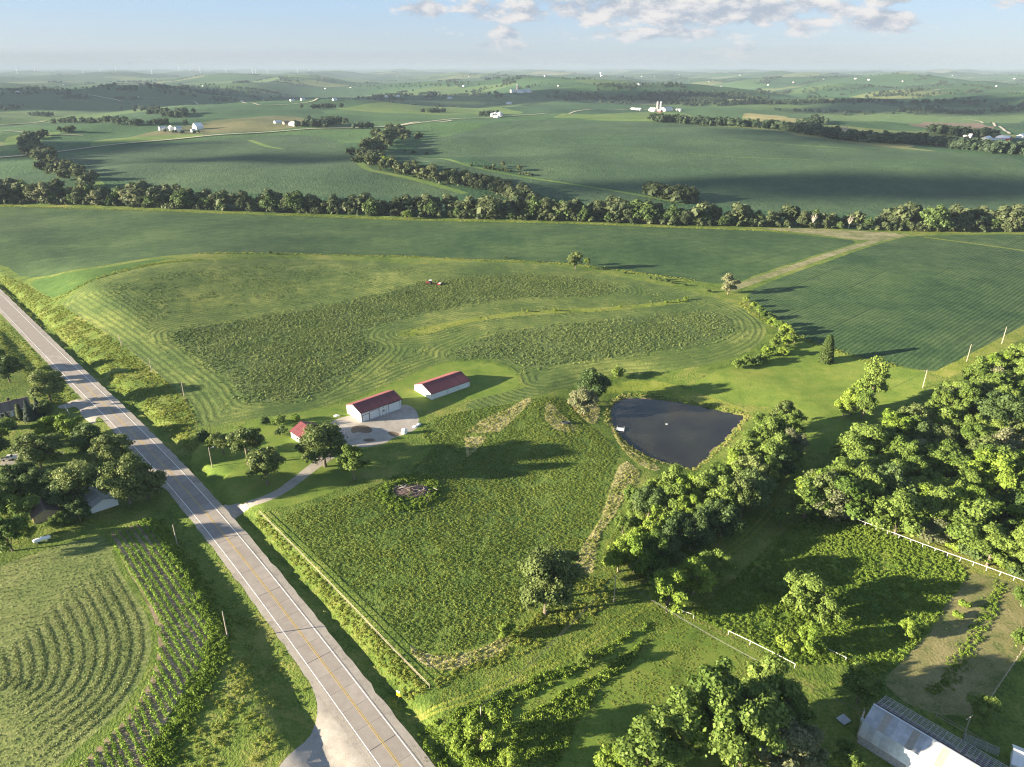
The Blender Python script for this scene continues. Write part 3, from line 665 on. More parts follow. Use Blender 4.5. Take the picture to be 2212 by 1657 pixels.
# ------------------------------------------------------------------ road
def strip_mesh(name, line, o0, o1, dz, mat):
    t = np.gradient(line, axis=0); t /= np.hypot(t[:, 0], t[:, 1])[:, None]; n = np.c_[t[:, 1], -t[:, 0]]
    a = line + n * o0; b = line + n * o1; zc = height(line[:, 0], line[:, 1])
    V = np.vstack([np.c_[a, zc + dz], np.c_[b, zc + dz]]); k = len(line); i = np.arange(k - 1)
    F = np.c_[i, i + 1, i + 1 + k, i + k]
    me = mesh_np(name, V, F, mat); 
    if len(me.polygons) and me.polygons[0].normal.z < 0: me.flip_normals()
    return me
def build_road():
    line = resample(ROAD, 6.1)
    near = np.where(line[:, 1] < 330)[0][0]
    base = strip_mesh('road', line, -3.6, 3.6, 0.05, M['concrete'])
    road = tag(link('road', base), kind='structure')
    mb = MB(); mb.box((0, 0, 0.0), (6.04, 3.56, 0.16)); slab = mb.mesh('concrete_slab', M['concrete'])
    for i in range(near, len(line) - 1):
        a, b = line[i], line[i + 1]; d = b - a; ang = math.atan2(d[1], d[0]); m = (a + b) / 2; n = np.array([d[1], -d[0]]) / np.hypot(*d)
        for s in (-1, 1):
            p = m + n * s * 1.8
            link('concrete_slab', slab, None, road, (p[0], p[1], zat(*m) + 0.02 + 0.001 * (i % 3)), ang)
    for s0, s1, nm in ((-5.6, -3.6, 'road_shoulder'), (3.6, 5.0, 'road_shoulder')):
        L = resample(ROAD, 3); t = np.gradient(L, axis=0); t /= np.hypot(t[:, 0], t[:, 1])[:, None]; n = np.c_[t[:, 1], -t[:, 0]]
        outer = -1 if s0 < 0 else 1
        w = np.array([mnoise.noise(Vector((p[0] / 3, p[1] / 3, 3))) for p in L])[:, None] * 0.45
        a = L + n * (s0 + (w if outer < 0 else 0)); b = L + n * (s1 + (w if outer > 0 else 0)); zc = height(L[:, 0], L[:, 1])
        za = height(a[:, 0], a[:, 1]); zb = height(b[:, 0], b[:, 1])
        V = np.vstack([np.c_[a, za + 0.07], np.c_[b, zb + 0.07]]); k = len(L); i = np.arange(k - 1)
        me = mesh_np(nm, V, np.c_[i, i + 1, i + 1 + k, i + k], M['shoulder'])
        if me.polygons[0].normal.z < 0: me.flip_normals()
        tag(link(nm, me), kind='structure')
    for o in (-3.25, 3.25): tag(link('edge_line', strip_mesh('edge_line', line, o - 0.09, o + 0.09, 0.112, M['lineW'])), kind='structure')
    nn = np.where(line[:, 1] < 300)[0][0]
    for o in (-0.17, 0.17): tag(link('centre_line', strip_mesh('centre_line', line[nn:], o - 0.065, o + 0.065, 0.112, M['lineY'])), kind='structure')
    # far end: broken centre line
    fine = resample(line[:nn], 3.0); vs = []; fs = []
    mb = MB()
    for i in range(len(fine) - 30, 2, -4):
        if fine[i][1] > 620 or i < 3: break
        a, b = fine[i - 1], fine[i]; d = b - a; ang = math.atan2(d[1], d[0]); m = (a + b) / 2
        mb.box((m[0], m[1], zat(*m) + 0.10), (2.9, 0.13, 0.03), ang)
    tag(mb.build('centre_line', M['lineY']), kind='structure')
    # wide dark transverse joints
    mb = MB()
    for k, (q0, q1) in enumerate([((598, 1355), (667, 1338)), ((557, 1294), (617, 1285)), ((519, 1248), (552, 1241))]): pass
    for i in range(near + 4, len(line) - 2, 5):
        a, b = line[i], line[i + 1]; d = (b - a) / np.hypot(*(b - a)); ang = math.atan2(d[1], d[0])
        mb.box((a[0], a[1], zat(*a) + 0.1055), (0.13, 7.0, 0.006), ang)
    mb.build('joint_seal', M['seam'], road)
    o = road.children[-1]
build_road()
# gravel road across the far left
gl = smooth_line(resample(at([(-400, 372), (-120, 353), (0, 342), (75, 334), (150, 326), (240, 315), (340, 304), (420, 297), (500, 291), (570, 286), (640, 281), (720, 278), (800, 276), (850, 274), (905, 266), (975, 261)])[:, :2], 14), 8)
tag(link('gravel_road', strip_mesh('gravel_road', gl, -4.0, 4.0, 1.3, M['farroad'])), kind='structure')
gl2 = smooth_line(resample(at([(862, 272), (890, 266), (930, 262), (975, 258), (1020, 256), (1090, 252), (1150, 249), (1240, 241), (1330, 238), (1420, 234)])[:, :2], 14), 8)
tag(link('gravel_road', strip_mesh('gravel_road', gl2, -3, 3, 1.3, M['farroad'])), kind='structure')
for pl, w in (([(1885, 207), (1930, 202), (1985, 196), (2040, 192), (2080, 191)], 9), ([(1650, 231), (1720, 236), (1800, 244), (1890, 252)], 5), ([(2080, 258), (2120, 262), (2160, 275), (2180, 290)], 6), ([(190, 205), (230, 212), (260, 218)], 9), ([(250, 213), (420, 218), (560, 230), (680, 220), (760, 214)], 6), ([(0, 270), (60, 267), (100, 262)], 8), ([(0, 285), (90, 292), (180, 294)], 5)):
    L = smooth_line(resample(at(pl)[:, :2], 16), 5)
    tag(link('gravel_road', strip_mesh('gravel_road', L, -w / 2, w / 2, 1.5, M['farroad'])), kind='structure')

# ------------------------------------------------------------------ foliage
def leafmat(name, dark, light, transl=0.3, world=20.0):
    m, T = newmat(name)
    ri = T.new('ShaderNodeNewGeometry'); isl = ri.outputs['Random Per Island']
    oi = T.new('ShaderNodeObjectInfo'); rnd = oi.outputs['Random']
    n = T.noise(ri.outputs['Position'], 1 / world, 3)
    f = T.math('ADD', T.math('MULTIPLY', isl, 0.45), T.math('ADD', T.math('MULTIPLY', rnd, 0.35), T.math('MULTIPLY', T.ramp(n, 0.3, 0.7), 0.35)))
    c = T.mix(T.ramp(f, 0.05, 1.05), dark, light)
    finish(T, c, 0.6, None, transl=transl); return m
LM = {
    'oak': leafmat('oak_leaves', (0.062, 0.098, 0.028), (0.185, 0.230, 0.078)),
    'dark': leafmat('dark_leaves', (0.042, 0.080, 0.026), (0.120, 0.175, 0.058)),
    'mid': leafmat('green_leaves', (0.062, 0.116, 0.022), (0.190, 0.260, 0.058)),
    'bright': leafmat('bright_leaves', (0.100, 0.175, 0.022), (0.250, 0.330, 0.056)),
    'silver': leafmat('silver_leaves', (0.114, 0.138, 0.066), (0.258, 0.270, 0.150)),
    'conifer': leafmat('blue_needles', (0.028, 0.050, 0.036), (0.070, 0.105, 0.075)),
    'cedar': leafmat('cedar_needles', (0.032, 0.060, 0.016), (0.085, 0.120, 0.034)),
    'creek': leafmat('creek_leaves', (0.030, 0.052, 0.024), (0.125, 0.150, 0.070)),
    'far': leafmat('far_leaves', (0.034, 0.062, 0.038), (0.080, 0.115, 0.066)),
    'meadow': leafmat('meadow_leaves', (0.068, 0.125, 0.020), (0.265, 0.315, 0.062), 0.3, 30),
    'alf': leafmat('alfalfa_leaves', (0.078, 0.130, 0.036), (0.205, 0.255, 0.084), 0.25, 18),
    'grass': leafmat('grass_blades', (0.115, 0.165, 0.024), (0.290, 0.320, 0.070), 0.35, 12),
    'tan': leafmat('dry_blades', (0.240, 0.245, 0.080), (0.480, 0.440, 0.200), 0.3, 8),
    'weed': leafmat('weed_leaves', (0.085, 0.160, 0.020), (0.225, 0.310, 0.052), 0.35, 14),
    'windrow': leafmat('windrow_hay', (0.105, 0.145, 0.045), (0.250, 0.280, 0.100), 0.2, 10),
    'crop': leafmat('crop_leaves', (0.125, 0.225, 0.028), (0.260, 0.385, 0.064), 0.35, 30),
    'hay': leafmat('cut_hay', (0.130, 0.175, 0.055), (0.270, 0.300, 0.110), 0.2, 10),
    'bean': leafmat('bean_leaves', (0.024, 0.075, 0.018), (0.055, 0.125, 0.032), 0.25, 30),
}
def quads(C, N, size, r):
    """leaf faces: centres C, normals N"""
    n = len(C); N = N / (np.linalg.norm(N, axis=1)[:, None] + 1e-9)
    a = r.normal(size=(n, 3)); U = np.cross(N, a); U /= np.linalg.norm(U, axis=1)[:, None] + 1e-9; W = np.cross(N, U)
    s = size[:, None] / 2
    asp = r.uniform(0.6, 1.0, (n, 1))
    V = np.stack([C - U * s - W * s * asp, C + U * s - W * s * asp * 0.8, C + U * s * 0.8 + W * s * asp, C - U * s * 0.9 + W * s * asp], 1).reshape(-1, 3)
    return V, np.arange(4 * n).reshape(n, 4)
def crown_mesh(name, mat, seed, R, z0, z1, nl, nleaf, ls, lobe=0.36, top=0.55, gap=0.0, flat_=1.0):
    """crown of leaf faces gathered round many boughs; returns the mesh and the bough ends"""
    r = np.random.default_rng(seed); h = (z1 - z0) / 2; zc = (z0 + z1) / 2; C = []; rr = []
    for i in range(nl):
        while True:
            d = r.normal(size=3); d /= np.linalg.norm(d); q = r.uniform(0.38, 0.96) if i else 0.1
            if d[2] > -0.9: break
        wz = 1.0 - top * max(0, d[2]) * 0.35
        C.append((d[0] * R * q * wz, d[1] * R * q * wz, zc + d[2] * h * q * flat_)); rr.append(R * lobe * r.choice([0.6, 0.8, 1.0, 1.3]) * r.uniform(0.85, 1.15))
    C = np.array(C); rr = np.array(rr); C[:, 2] = np.maximum(C[:, 2], z0 + rr * 0.45); p = rr ** 2 / (rr ** 2).sum()
    k = r.choice(nl, nleaf, p=p)
    d = r.normal(size=(nleaf, 3)); d /= np.linalg.norm(d, axis=1)[:, None]; d[:, 2] = np.where(d[:, 2] < -0.3, -d[:, 2], d[:, 2])
    rad_ = rr[k] * (r.uniform(0.45, 1.1, nleaf) ** 0.7) * np.where(r.random(nleaf) < 0.12, r.uniform(1.0, 1.45, nleaf), 1)
    P = C[k] + d * rad_[:, None] * np.array([1, 1, 0.85]) + r.normal(size=(nleaf, 3)) * 0.12 * R * lobe
    N = d + r.normal(size=(nleaf, 3)) * 0.55 + np.array([0, 0, 0.25])
    V, F = quads(P, N, ls * np.clip(r.lognormal(-0.1, 0.42, nleaf), 0.35, 2.0), r)
    V[:, 2] = np.maximum(V[:, 2], 0.05)
    return mesh_np(name, V, F, mat), C
def trunk_mesh(name, C, z0, r0, seed, nb=6, mat=None):
    rr = random.Random(seed); mb = MB(); z = max(0.8, z0 * 1.05); top = C[:, 2].max() * 0.8
    p = Vector((0, 0, -0.5)); q = Vector((rr.uniform(-.2, .2), rr.uniform(-.2, .2), z)); mb.tube(p, q, r0 * 1.25, r0 * 0.85, 8, False)
    m = Vector((q.x * 1.8, q.y * 1.8, (z + top) / 2)); mb.tube(q, m, r0 * 0.85, r0 * 0.5, 7, False); mb.tube(m, (q.x, q.y, top), r0 * 0.5, r0 * 0.15, 6, False)
    for i in range(min(nb, len(C) - 1)):
        e = Vector(C[i + 1]); s = q.lerp(m, rr.random() * 0.8); k = s.lerp(e, 0.5) + Vector((0, 0, 0.08 * (e - s).length))
        mb.tube(s, k, r0 * 0.42, r0 * 0.27, 6, False); mb.tube(k, e, r0 * 0.27, r0 * 0.1, 5, False)
    return mb.mesh(name, mat or M['bark'])
def conifer_mesh(name, mat, seed, R, Hh, nleaf, ls, pw=1.0, drop=0.18):
    r = np.random.default_rng(seed); t = r.uniform(0.02, 1, nleaf) ** 0.75; z = 0.25 + (1 - t) * (Hh - 0.25)
    tier = np.floor(t * 13) / 13; rad_ = R * (0.25 * tier + 0.75 * t) ** pw; a = r.uniform(0, 6.2832, nleaf); a = np.round(a / 0.42) * 0.42 + r.normal(size=nleaf) * 0.09 + tier * 9
    q = r.uniform(0.25, 1.0, nleaf) ** 0.5; P = np.c_[np.cos(a) * rad_ * q, np.sin(a) * rad_ * q, z - drop * rad_ * q]
    N = np.c_[np.cos(a), np.sin(a), np.full(nleaf, 0.9)] + r.normal(size=(nleaf, 3)) * 0.45
    V, F = quads(P, N, ls * r.uniform(0.6, 1.3, nleaf), r); V[:, 2] = np.maximum(V[:, 2], 0.05); return mesh_np(name, V, F, mat)
PROTO = {}
def deciduous(key, mat, Hh, R, base, nl, nleaf, ls, seed, lobe=0.36, trunk=0.32, **kw):
    cm, C = crown_mesh('crown', LM[mat], seed, R, base, Hh, nl, nleaf, ls, lobe, **kw)
    PROTO[key] = (Hh, cm, trunk_mesh('trunk', C, base, trunk, seed))
deciduous('oak_a', 'oak', 14, 7.2, 2.2, 46, 14620, 0.39, 11, 0.25, 0.42)
deciduous('oak_b', 'oak', 13, 6.4, 2.0, 40, 12920, 0.39, 12, 0.26, 0.40)
deciduous('oak_open', 'oak', 13, 6.2, 3.2, 26, 6120, 0.39, 13, 0.21, 0.36)
deciduous('dark_a', 'dark', 13, 6.3, 1.6, 42, 13260, 0.39, 14, 0.26, 0.38)
deciduous('mid_a', 'mid', 12, 5.4, 1.2, 38, 11560, 0.37, 15, 0.26)
deciduous('mid_b', 'mid', 13, 5.0, 1.2, 36, 11220, 0.37, 16, 0.28)
deciduous('mid_c', 'mid', 11, 5.6, 1.0, 44, 11560, 0.37, 17, 0.24)
deciduous('bright_a', 'bright', 10, 4.6, 0.8, 36, 10540, 0.34, 18, 0.26)
deciduous('bright_b', 'bright', 12, 4.6, 1.0, 38, 10880, 0.36, 19, 0.26)
deciduous('tall_a', 'mid', 18, 5.2, 1.8, 46, 13600, 0.42, 20, 0.28, 0.45)
deciduous('tall_b', 'bright', 17, 4.6, 1.8, 46, 12580, 0.41, 21, 0.28, 0.40)
deciduous('silver_a', 'silver', 11, 4.8, 0.8, 34, 10880, 0.34, 22, 0.27)
deciduous('creek_a', 'creek', 15, 6.0, 0.2, 33, 3600, 0.75, 23, 0.33)
deciduous('creek_b', 'creek', 14, 6.6, 0.1, 36, 3600, 0.75, 24, 0.32)
deciduous('creek_c', 'dark', 13, 6.2, 0.1, 33, 3450, 0.75, 25, 0.32)
deciduous('creek_s', 'silver', 15, 5.6, 0.2, 31, 3450, 0.75, 26, 0.34)
deciduous('creek_m', 'mid', 12, 5.6, 0.1, 28, 3300, 0.75, 27, 0.34)
PROTO['spruce'] = (8.0, conifer_mesh('crown', LM['conifer'], 31, 2.6, 8.0, 3600, 0.42), MB().tube((0, 0, -0.4), (0, 0, 6), 0.18, 0.05).mesh('trunk', M['bark']))
PROTO['cedar'] = (12.0, conifer_mesh('crown', LM['cedar'], 32, 2.7, 12.0, 4200, 0.5, 0.42, 0.1), MB().tube((0, 0, -0.4), (0, 0, 10), 0.22, 0.05).mesh('trunk', M['bark']))
def shrub_proto(key, mat, Hh, R, n, seed, ls=0.4):
    cm, C = crown_mesh('crown', LM[mat], seed, R, 0.0, Hh, 14, n, ls, 0.42)
    PROTO[key] = (Hh, cm, trunk_mesh('trunk', C, 0.3, 0.08, seed, 5))
shrub_proto('shrub_a', 'mid', 4.0, 2.4, 1500, 41); shrub_proto('shrub_b', 'bright', 3.6, 2.2, 1500, 42); shrub_proto('shrub_c', 'dark', 3.6, 2.6, 1500, 43); shrub_proto('shrub_t', 'weed', 3.0, 2.2, 1300, 44)
def dead_tree(key, seed, Hh):
    rr = random.Random(seed); mb = MB(); mb.tube((0, 0, -0.4), (0.2, 0.1, Hh * 0.45), 0.3, 0.2, 7, False)
    tr = mb.mesh('trunk', M['palebark']); mb = MB()
    for i in range(16):
        s = Vector((0.2, 0.1, Hh * 0.45)) * rr.uniform(0.6, 1.0); a = rr.uniform(0, 6.28); e = Vector((math.cos(a) * Hh * 0.22 * rr.uniform(.4, 1), math.sin(a) * Hh * 0.22 * rr.uniform(.4, 1), Hh * rr.uniform(0.6, 1.0)))
        mb.tube(s, e, 0.15, 0.05, 5, False)
        for _ in range(4):
            m = s.lerp(e, rr.uniform(0.4, 0.95)); mb.tube(m, m + Vector((rr.uniform(-1, 1), rr.uniform(-1, 1), rr.uniform(0.2, 1.2))) * 0.09 * Hh, 0.07, 0.03, 4, False)
    PROTO[key] = (Hh, mb.mesh('branches', M['palebark']), tr)
dead_tree('dead', 5, 12)
NTREE = [0]
ORD = ['first', 'second', 'third', 'fourth', 'fifth', 'sixth', 'seventh', 'eighth', 'ninth', 'tenth', 'eleventh', 'twelfth', 'thirteenth', 'fourteenth', 'fifteenth', 'sixteenth', 'seventeenth', 'eighteenth', 'nineteenth', 'twentieth', 'twenty-first', 'twenty-second', 'twenty-third', 'twenty-fourth', 'twenty-fifth', 'twenty-sixth', 'twenty-seventh', 'twenty-eighth', 'twenty-ninth', 'thirtieth']
def plant(kind, p, h, label, group=None, name=None, cat=None, rz=None, wide=1.0):
    Hh, cm, tm = PROTO[kind]; s = h / Hh
    name = name or ('shrub' if kind.startswith('shrub') else 'conifer_tree' if kind in ('spruce', 'cedar') else 'dead_tree' if kind == 'dead' else 'leafy_tree')
    t = thing(name, label, cat or ('shrub' if name == 'shrub' else 'tree'), (p[0], p[1], p[2]), random.uniform(0, 6.28) if rz is None else rz, group)
    t.scale = (s * wide * random.uniform(0.86, 1.14), s * wide * random.uniform(0.86, 1.14), s)
    link('branches' if kind == 'dead' else 'crown', cm, None, t); link('trunk', tm, None, t); NTREE[0] += 1
    return t
def tree(kind, qx, qy, h, label, **kw): return plant(kind, at1(qx, qy), h, label, **kw)

# ------------------------------------------------------------------ scattered plants (nobody could count them)
def tuft(name, mat, seed, R, Hh, n, ls, upright=0.4):
    r = np.random.default_rng(seed); a = r.uniform(0, 6.28, n); q = np.sqrt(r.uniform(0, 1, n)) * R; z = r.uniform(0.08, 1, n) * Hh * (1 - 0.55 * (q / R) ** 2)
    P = np.c_[np.cos(a) * q, np.sin(a) * q, z]; N = np.c_[np.cos(a), np.sin(a), np.full(n, upright)] + r.normal(size=(n, 3)) * 0.6
    V, F = quads(P, N, ls * r.uniform(0.6, 1.3, n), r); V[:, 2] = np.maximum(V[:, 2], -0.03)
    o = bpy.data.objects.new(name, mesh_np(name, V, F, mat)); return o
def scatter(name, P, proto, scl, rotz=None, zs=None):
    """one object of many small plants: points carry the plant by geometry nodes"""
    n = len(P); me = bpy.data.meshes.new(name); me.vertices.add(n); me.vertices.foreach_set('co', np.asarray(P, np.float32).ravel())
    a = me.attributes.new('scl', 'FLOAT', 'POINT'); a.data.foreach_set('value', np.asarray(scl, np.float32))
    a = me.attributes.new('turn', 'FLOAT_VECTOR', 'POINT'); rz = rng.uniform(0, 6.28, n) if rotz is None else rotz
    a.data.foreach_set('vector', np.c_[rng.normal(0, .12, n), rng.normal(0, .12, n), rz].astype(np.float32).ravel())
    o = link(name, me)
    ng = bpy.data.node_groups.new(name, 'GeometryNodeTree'); ng.interface.new_socket('Geometry', in_out='INPUT', socket_type='NodeSocketGeometry'); ng.interface.new_socket('Geometry', in_out='OUTPUT', socket_type='NodeSocketGeometry')
    N = ng.nodes; L = ng.links; gi = N.new('NodeGroupInput'); go = N.new('NodeGroupOutput'); ip = N.new('GeometryNodeInstanceOnPoints'); ob = N.new('GeometryNodeObjectInfo'); ob.inputs[0].default_value = proto
    s = N.new('GeometryNodeInputNamedAttribute'); s.data_type = 'FLOAT'; s.inputs[0].default_value = 'scl'
    t = N.new('GeometryNodeInputNamedAttribute'); t.data_type = 'FLOAT_VECTOR'; t.inputs[0].default_value = 'turn'
    L.new(gi.outputs[0], ip.inputs['Points']); L.new(ob.outputs['Geometry'], ip.inputs['Instance']); L.new(t.outputs[0], ip.inputs['Rotation']); L.new(s.outputs[0], ip.inputs['Scale']); L.new(ip.outputs[0], go.inputs[0])
    md = o.modifiers.new('plants', 'NODES'); md.node_group = ng
    return tag(o, kind='stuff')
def fill(P, dens, holes=(), noise_=0.0, lam=9.0, edge=0.0):
    lo, hi = P.min(0), P.max(0); n = int((hi - lo).prod() * dens); xy = rng.uniform(lo, hi, (n, 2)); k = inside(xy[:, 0], xy[:, 1], P)
    xy = xy[k]; k = np.ones(len(xy), bool)
    for h_ in holes: k &= ~inside(xy[:, 0], xy[:, 1], h_)
    xy = xy[k]
    if noise_:
        v = np.array([mnoise.fractal(Vector((a / lam, b / lam, 1.7)), 0.8, 2.0, 3) for a, b in xy]); xy = xy[v + rng.uniform(-0.3, 0.3, len(v)) > noise_]
    return np.c_[xy, height(xy[:, 0], xy[:, 1])]
def spread(line, w, dens):
    L = resample(np.asarray(line), 1.0); t = np.gradient(L, axis=0); t /= np.hypot(t[:, 0], t[:, 1])[:, None] + 1e-9
    n = int(len(L) * w * dens); i = rng.integers(0, len(L), n); o = rng.normal(0, w / 2.4, n)[:, None]
    xy = L[i] + np.c_[-t[i, 1], t[i, 0]] * o + rng.uniform(-.5, .5, (n, 2)); return np.c_[xy, height(xy[:, 0], xy[:, 1])]
def scl(n, a, b): return rng.uniform(a, b, n)
T_MEAD = tuft('meadow_plant', LM['meadow'], 51, 0.5, 0.32, 24, 0.19, 0.8); T_ALF = tuft('alfalfa_plant', LM['alf'], 52, 0.6, 0.34, 22, 0.25, 0.8); T_GRASS = tuft('grass_tuft', LM['grass'], 53, 0.45, 0.45, 20, 0.22, 0.4)
T_LAWN2 = tuft('stubble_tuft', LM['alf'], 59, 0.8, 0.22, 18, 0.28, 1.3); T_LAWN = tuft('short_grass_tuft', LM['grass'], 58, 0.6, 0.22, 18, 0.24, 1.3); T_TAN = tuft('dry_grass_tuft', LM['tan'], 54, 0.45, 0.45, 20, 0.20, 0.4); T_WEED = tuft('weed_plant', LM['weed'], 55, 0.5, 0.6, 26, 0.24, 0.6); T_HAY = tuft('cut_hay_wisp', LM['hay'], 56, 0.45, 0.18, 12, 0.26, 1.6); T_CROP = tuft('crop_plant', LM['crop'], 57, 0.42, 0.55, 20, 0.30)
TANS = [P for n_, m_, P in REG if m_ == 'tan']; LAWNS = [P for n_, m_, P in REG if m_ in ('lawn', 'gravel', 'garden')]
ROADW = ribbon(resample(ROAD, 12), 12.6)
KEEP = [POND, ROADW] + [P for n_, m_, P in REG if m_ in ('gravel', 'lawn', 'garden', 'soil', 'hayfield2', 'rowsoil', 'hay', 'bean', 'bean_b', 'strip')]
f1 = fill(MEADOW, 3.0, TANS + KEEP[1:2], -0.3, 6); scatter('meadow_plants', f1, T_MEAD, scl(len(f1), 0.3, 0.95))
f2 = np.vstack([fill(ALF1, 1.35, (), -0.4, 12), fill(ALF2, 1.0, (), -0.3, 10)]); f2[:, :2] += rng.normal(0, 3.2, (len(f2), 2)); f2[:, 2] = height(f2[:, 0], f2[:, 1]); fh = fill(HAY, 0.42, (ALF1, ALF2), 0.05, 14); fh = fh[np.min([seg_dist(fh[:, 0], fh[:, 1], P, True)[0] for P in (HAY, ALF1, ALF2)], axis=0) > rng.uniform(8, 26, len(fh))]; scatter('hay_stubble_tufts', fh, T_LAWN2, scl(len(fh), 0.5, 1.1)); scatter('alfalfa_plants', f2, T_ALF, scl(len(f2), 0.55, 1.3))
f3 = np.vstack([fill(P, 0.8) for P in TANS]); scatter('dry_grass_tufts', f3, T_TAN, scl(len(f3), 0.45, 1.0)); f3 = np.vstack([fill(P, 1.2, (), -0.1, 6) for P in TANS]); scatter('grass_among_dry_tufts', f3, T_GRASS, scl(len(f3), 0.5, 1.1))
f4 = fill(WEEDS, 3.2, (), -0.5, 5); scatter('pasture_weeds', f4, T_WEED, scl(len(f4), 0.35, 1.05))
BANK = at([(0, 590), (50, 612), (120, 652), (190, 698), (250, 736), (300, 778), (350, 818), (400, 862), (424, 905), (430, 945), (470, 1000), (440, 1010), (390, 960), (310, 890), (200, 800), (110, 722), (40, 668), (0, 628)])[:, :2]
f5 = fill(BANK, 2.0, KEEP, -0.2, 6)
BK2 = at([(520, 1130), (560, 1112), (640, 1195), (740, 1300), (850, 1410), (930, 1490), (870, 1530), (850, 1520), (700, 1330), (600, 1215)])[:, :2]
BK3 = at([(500, 1300), (560, 1340), (640, 1450), (662, 1490), (655, 1550), (600, 1610), (520, 1690), (330, 1700), (340, 1610), (400, 1510), (450, 1420), (480, 1360)])[:, :2]
BK4 = at([(900, 1580), (1000, 1530), (1120, 1480), (1240, 1430), (1340, 1380), (1400, 1340), (1370, 1430), (1300, 1480), (1230, 1600), (1180, 1700), (960, 1700)])[:, :2]
BK5 = at([(930, 1495), (1060, 1440), (1160, 1400), (1260, 1340), (1330, 1300), (1310, 1250), (1260, 1250), (1180, 1310), (1110, 1360), (1060, 1395), (960, 1430)])[:, :2]
BK6 = at([(0, 690), (60, 740), (150, 825), (170, 858), (100, 880), (40, 800), (0, 780)])[:, :2]
bk2 = fill(BK2, 3.2, KEEP, -0.5, 5); bk2 = bk2[seg_dist(bk2[:, 0], bk2[:, 1], ROADC)[0] > 10.2]
f5 = np.vstack([f5, bk2, fill(BK3, 1.3, KEEP, 0.05, 5), fill(BK5, 2.4, KEEP + TANS, -0.2, 5), fill(BK6, 1.0, KEEP, 0, 5)])
scatter('roadside_grass', f5, T_GRASS, scl(len(f5), 0.45, 1.3))
f6 = np.vstack([fill(BK4, 2.4, KEEP, -0.3, 5)]); scatter('roadside_weeds', f6, T_WEED, scl(len(f6), 0.5, 1.7))
# tall weeds along the crop's edge above the road ditch
e1 = at([(330, 1124), (364, 1172), (404, 1232), (438, 1287), (462, 1327), (474, 1357), (470, 1400), (447, 1460), (412, 1520), (377, 1580), (342, 1650), (322, 1700)])[:, :2]
f7 = spread(e1, 3.4, 3.2); scatter('field_edge_weeds', f7, T_WEED, scl(len(f7), 0.7, 1.7))
e2 = [smooth_line(resample(at(q)[:, :2], 3), 2) for q in ([(0, 445), (350, 456), (700, 468), (1100, 479), (1450, 491), (1700, 500)], [(430, 548), (580, 547), (700, 550), (860, 553), (1000, 561), (1200, 568), (1300, 578), (1400, 593), (1500, 606)], [(1600, 655), (1645, 690), (1700, 715), (1760, 742), (1850, 772), (1950, 795)], [(120, 648), (185, 612), (255, 588), (330, 570), (430, 561)])]
f8 = np.vstack([spread(L, 3.5, 0.9) for L in e2]); scatter('field_margin_grass', f8, T_GRASS, scl(len(f8), 0.6, 1.5))
c = POND.mean(0); rim = c + (POND - c) * (1 + 1.6 / np.hypot(*(POND - c).T))[:, None]; f9 = spread(np.vstack([rim, rim[:1]]), 1.5, 3.0); f9 = f9[~inside(f9[:, 0], f9[:, 1], POND)]; hf = len(f9) // 2; f9 = f9[rng.permutation(len(f9))]; scatter('pond_rim_grass', f9[:hf], T_TAN, scl(hf, 0.5, 1.1)); scatter('pond_rim_green_grass', f9[hf:], T_GRASS, scl(len(f9) - hf, 0.5, 1.1))

OPEN1 = at([(1060, 1400), (1180, 1340), (1260, 1260), (1330, 1140), (1420, 1290), (1560, 1180), (1700, 1020), (1745, 1110), (1500, 1330), (1720, 1450), (1640, 1560), (1500, 1700), (940, 1700), (890, 1570)])[:, :2]
OPEN2 = at([(1480, 842), (1600, 785), (1750, 738), (1870, 778), (2005, 806), (2000, 840), (1830, 945), (1740, 1000), (1740, 900), (1610, 875)])[:, :2]
TRACKS = [P for n_, m_, P in REG if n_ == 'wheel_track']
f12 = np.vstack([fill(OPEN1, 3.4, [POND] + TRACKS, -0.1, 3), fill(OPEN2, 0.6, [POND], 0.0, 6), fill(at([(0, 1030), (330, 1110), (240, 1150), (0, 1220)])[:, :2], 0.9, [], 0, 4)])
scatter('pasture_grass', f12, T_LAWN, scl(len(f12), 0.2, 0.5))

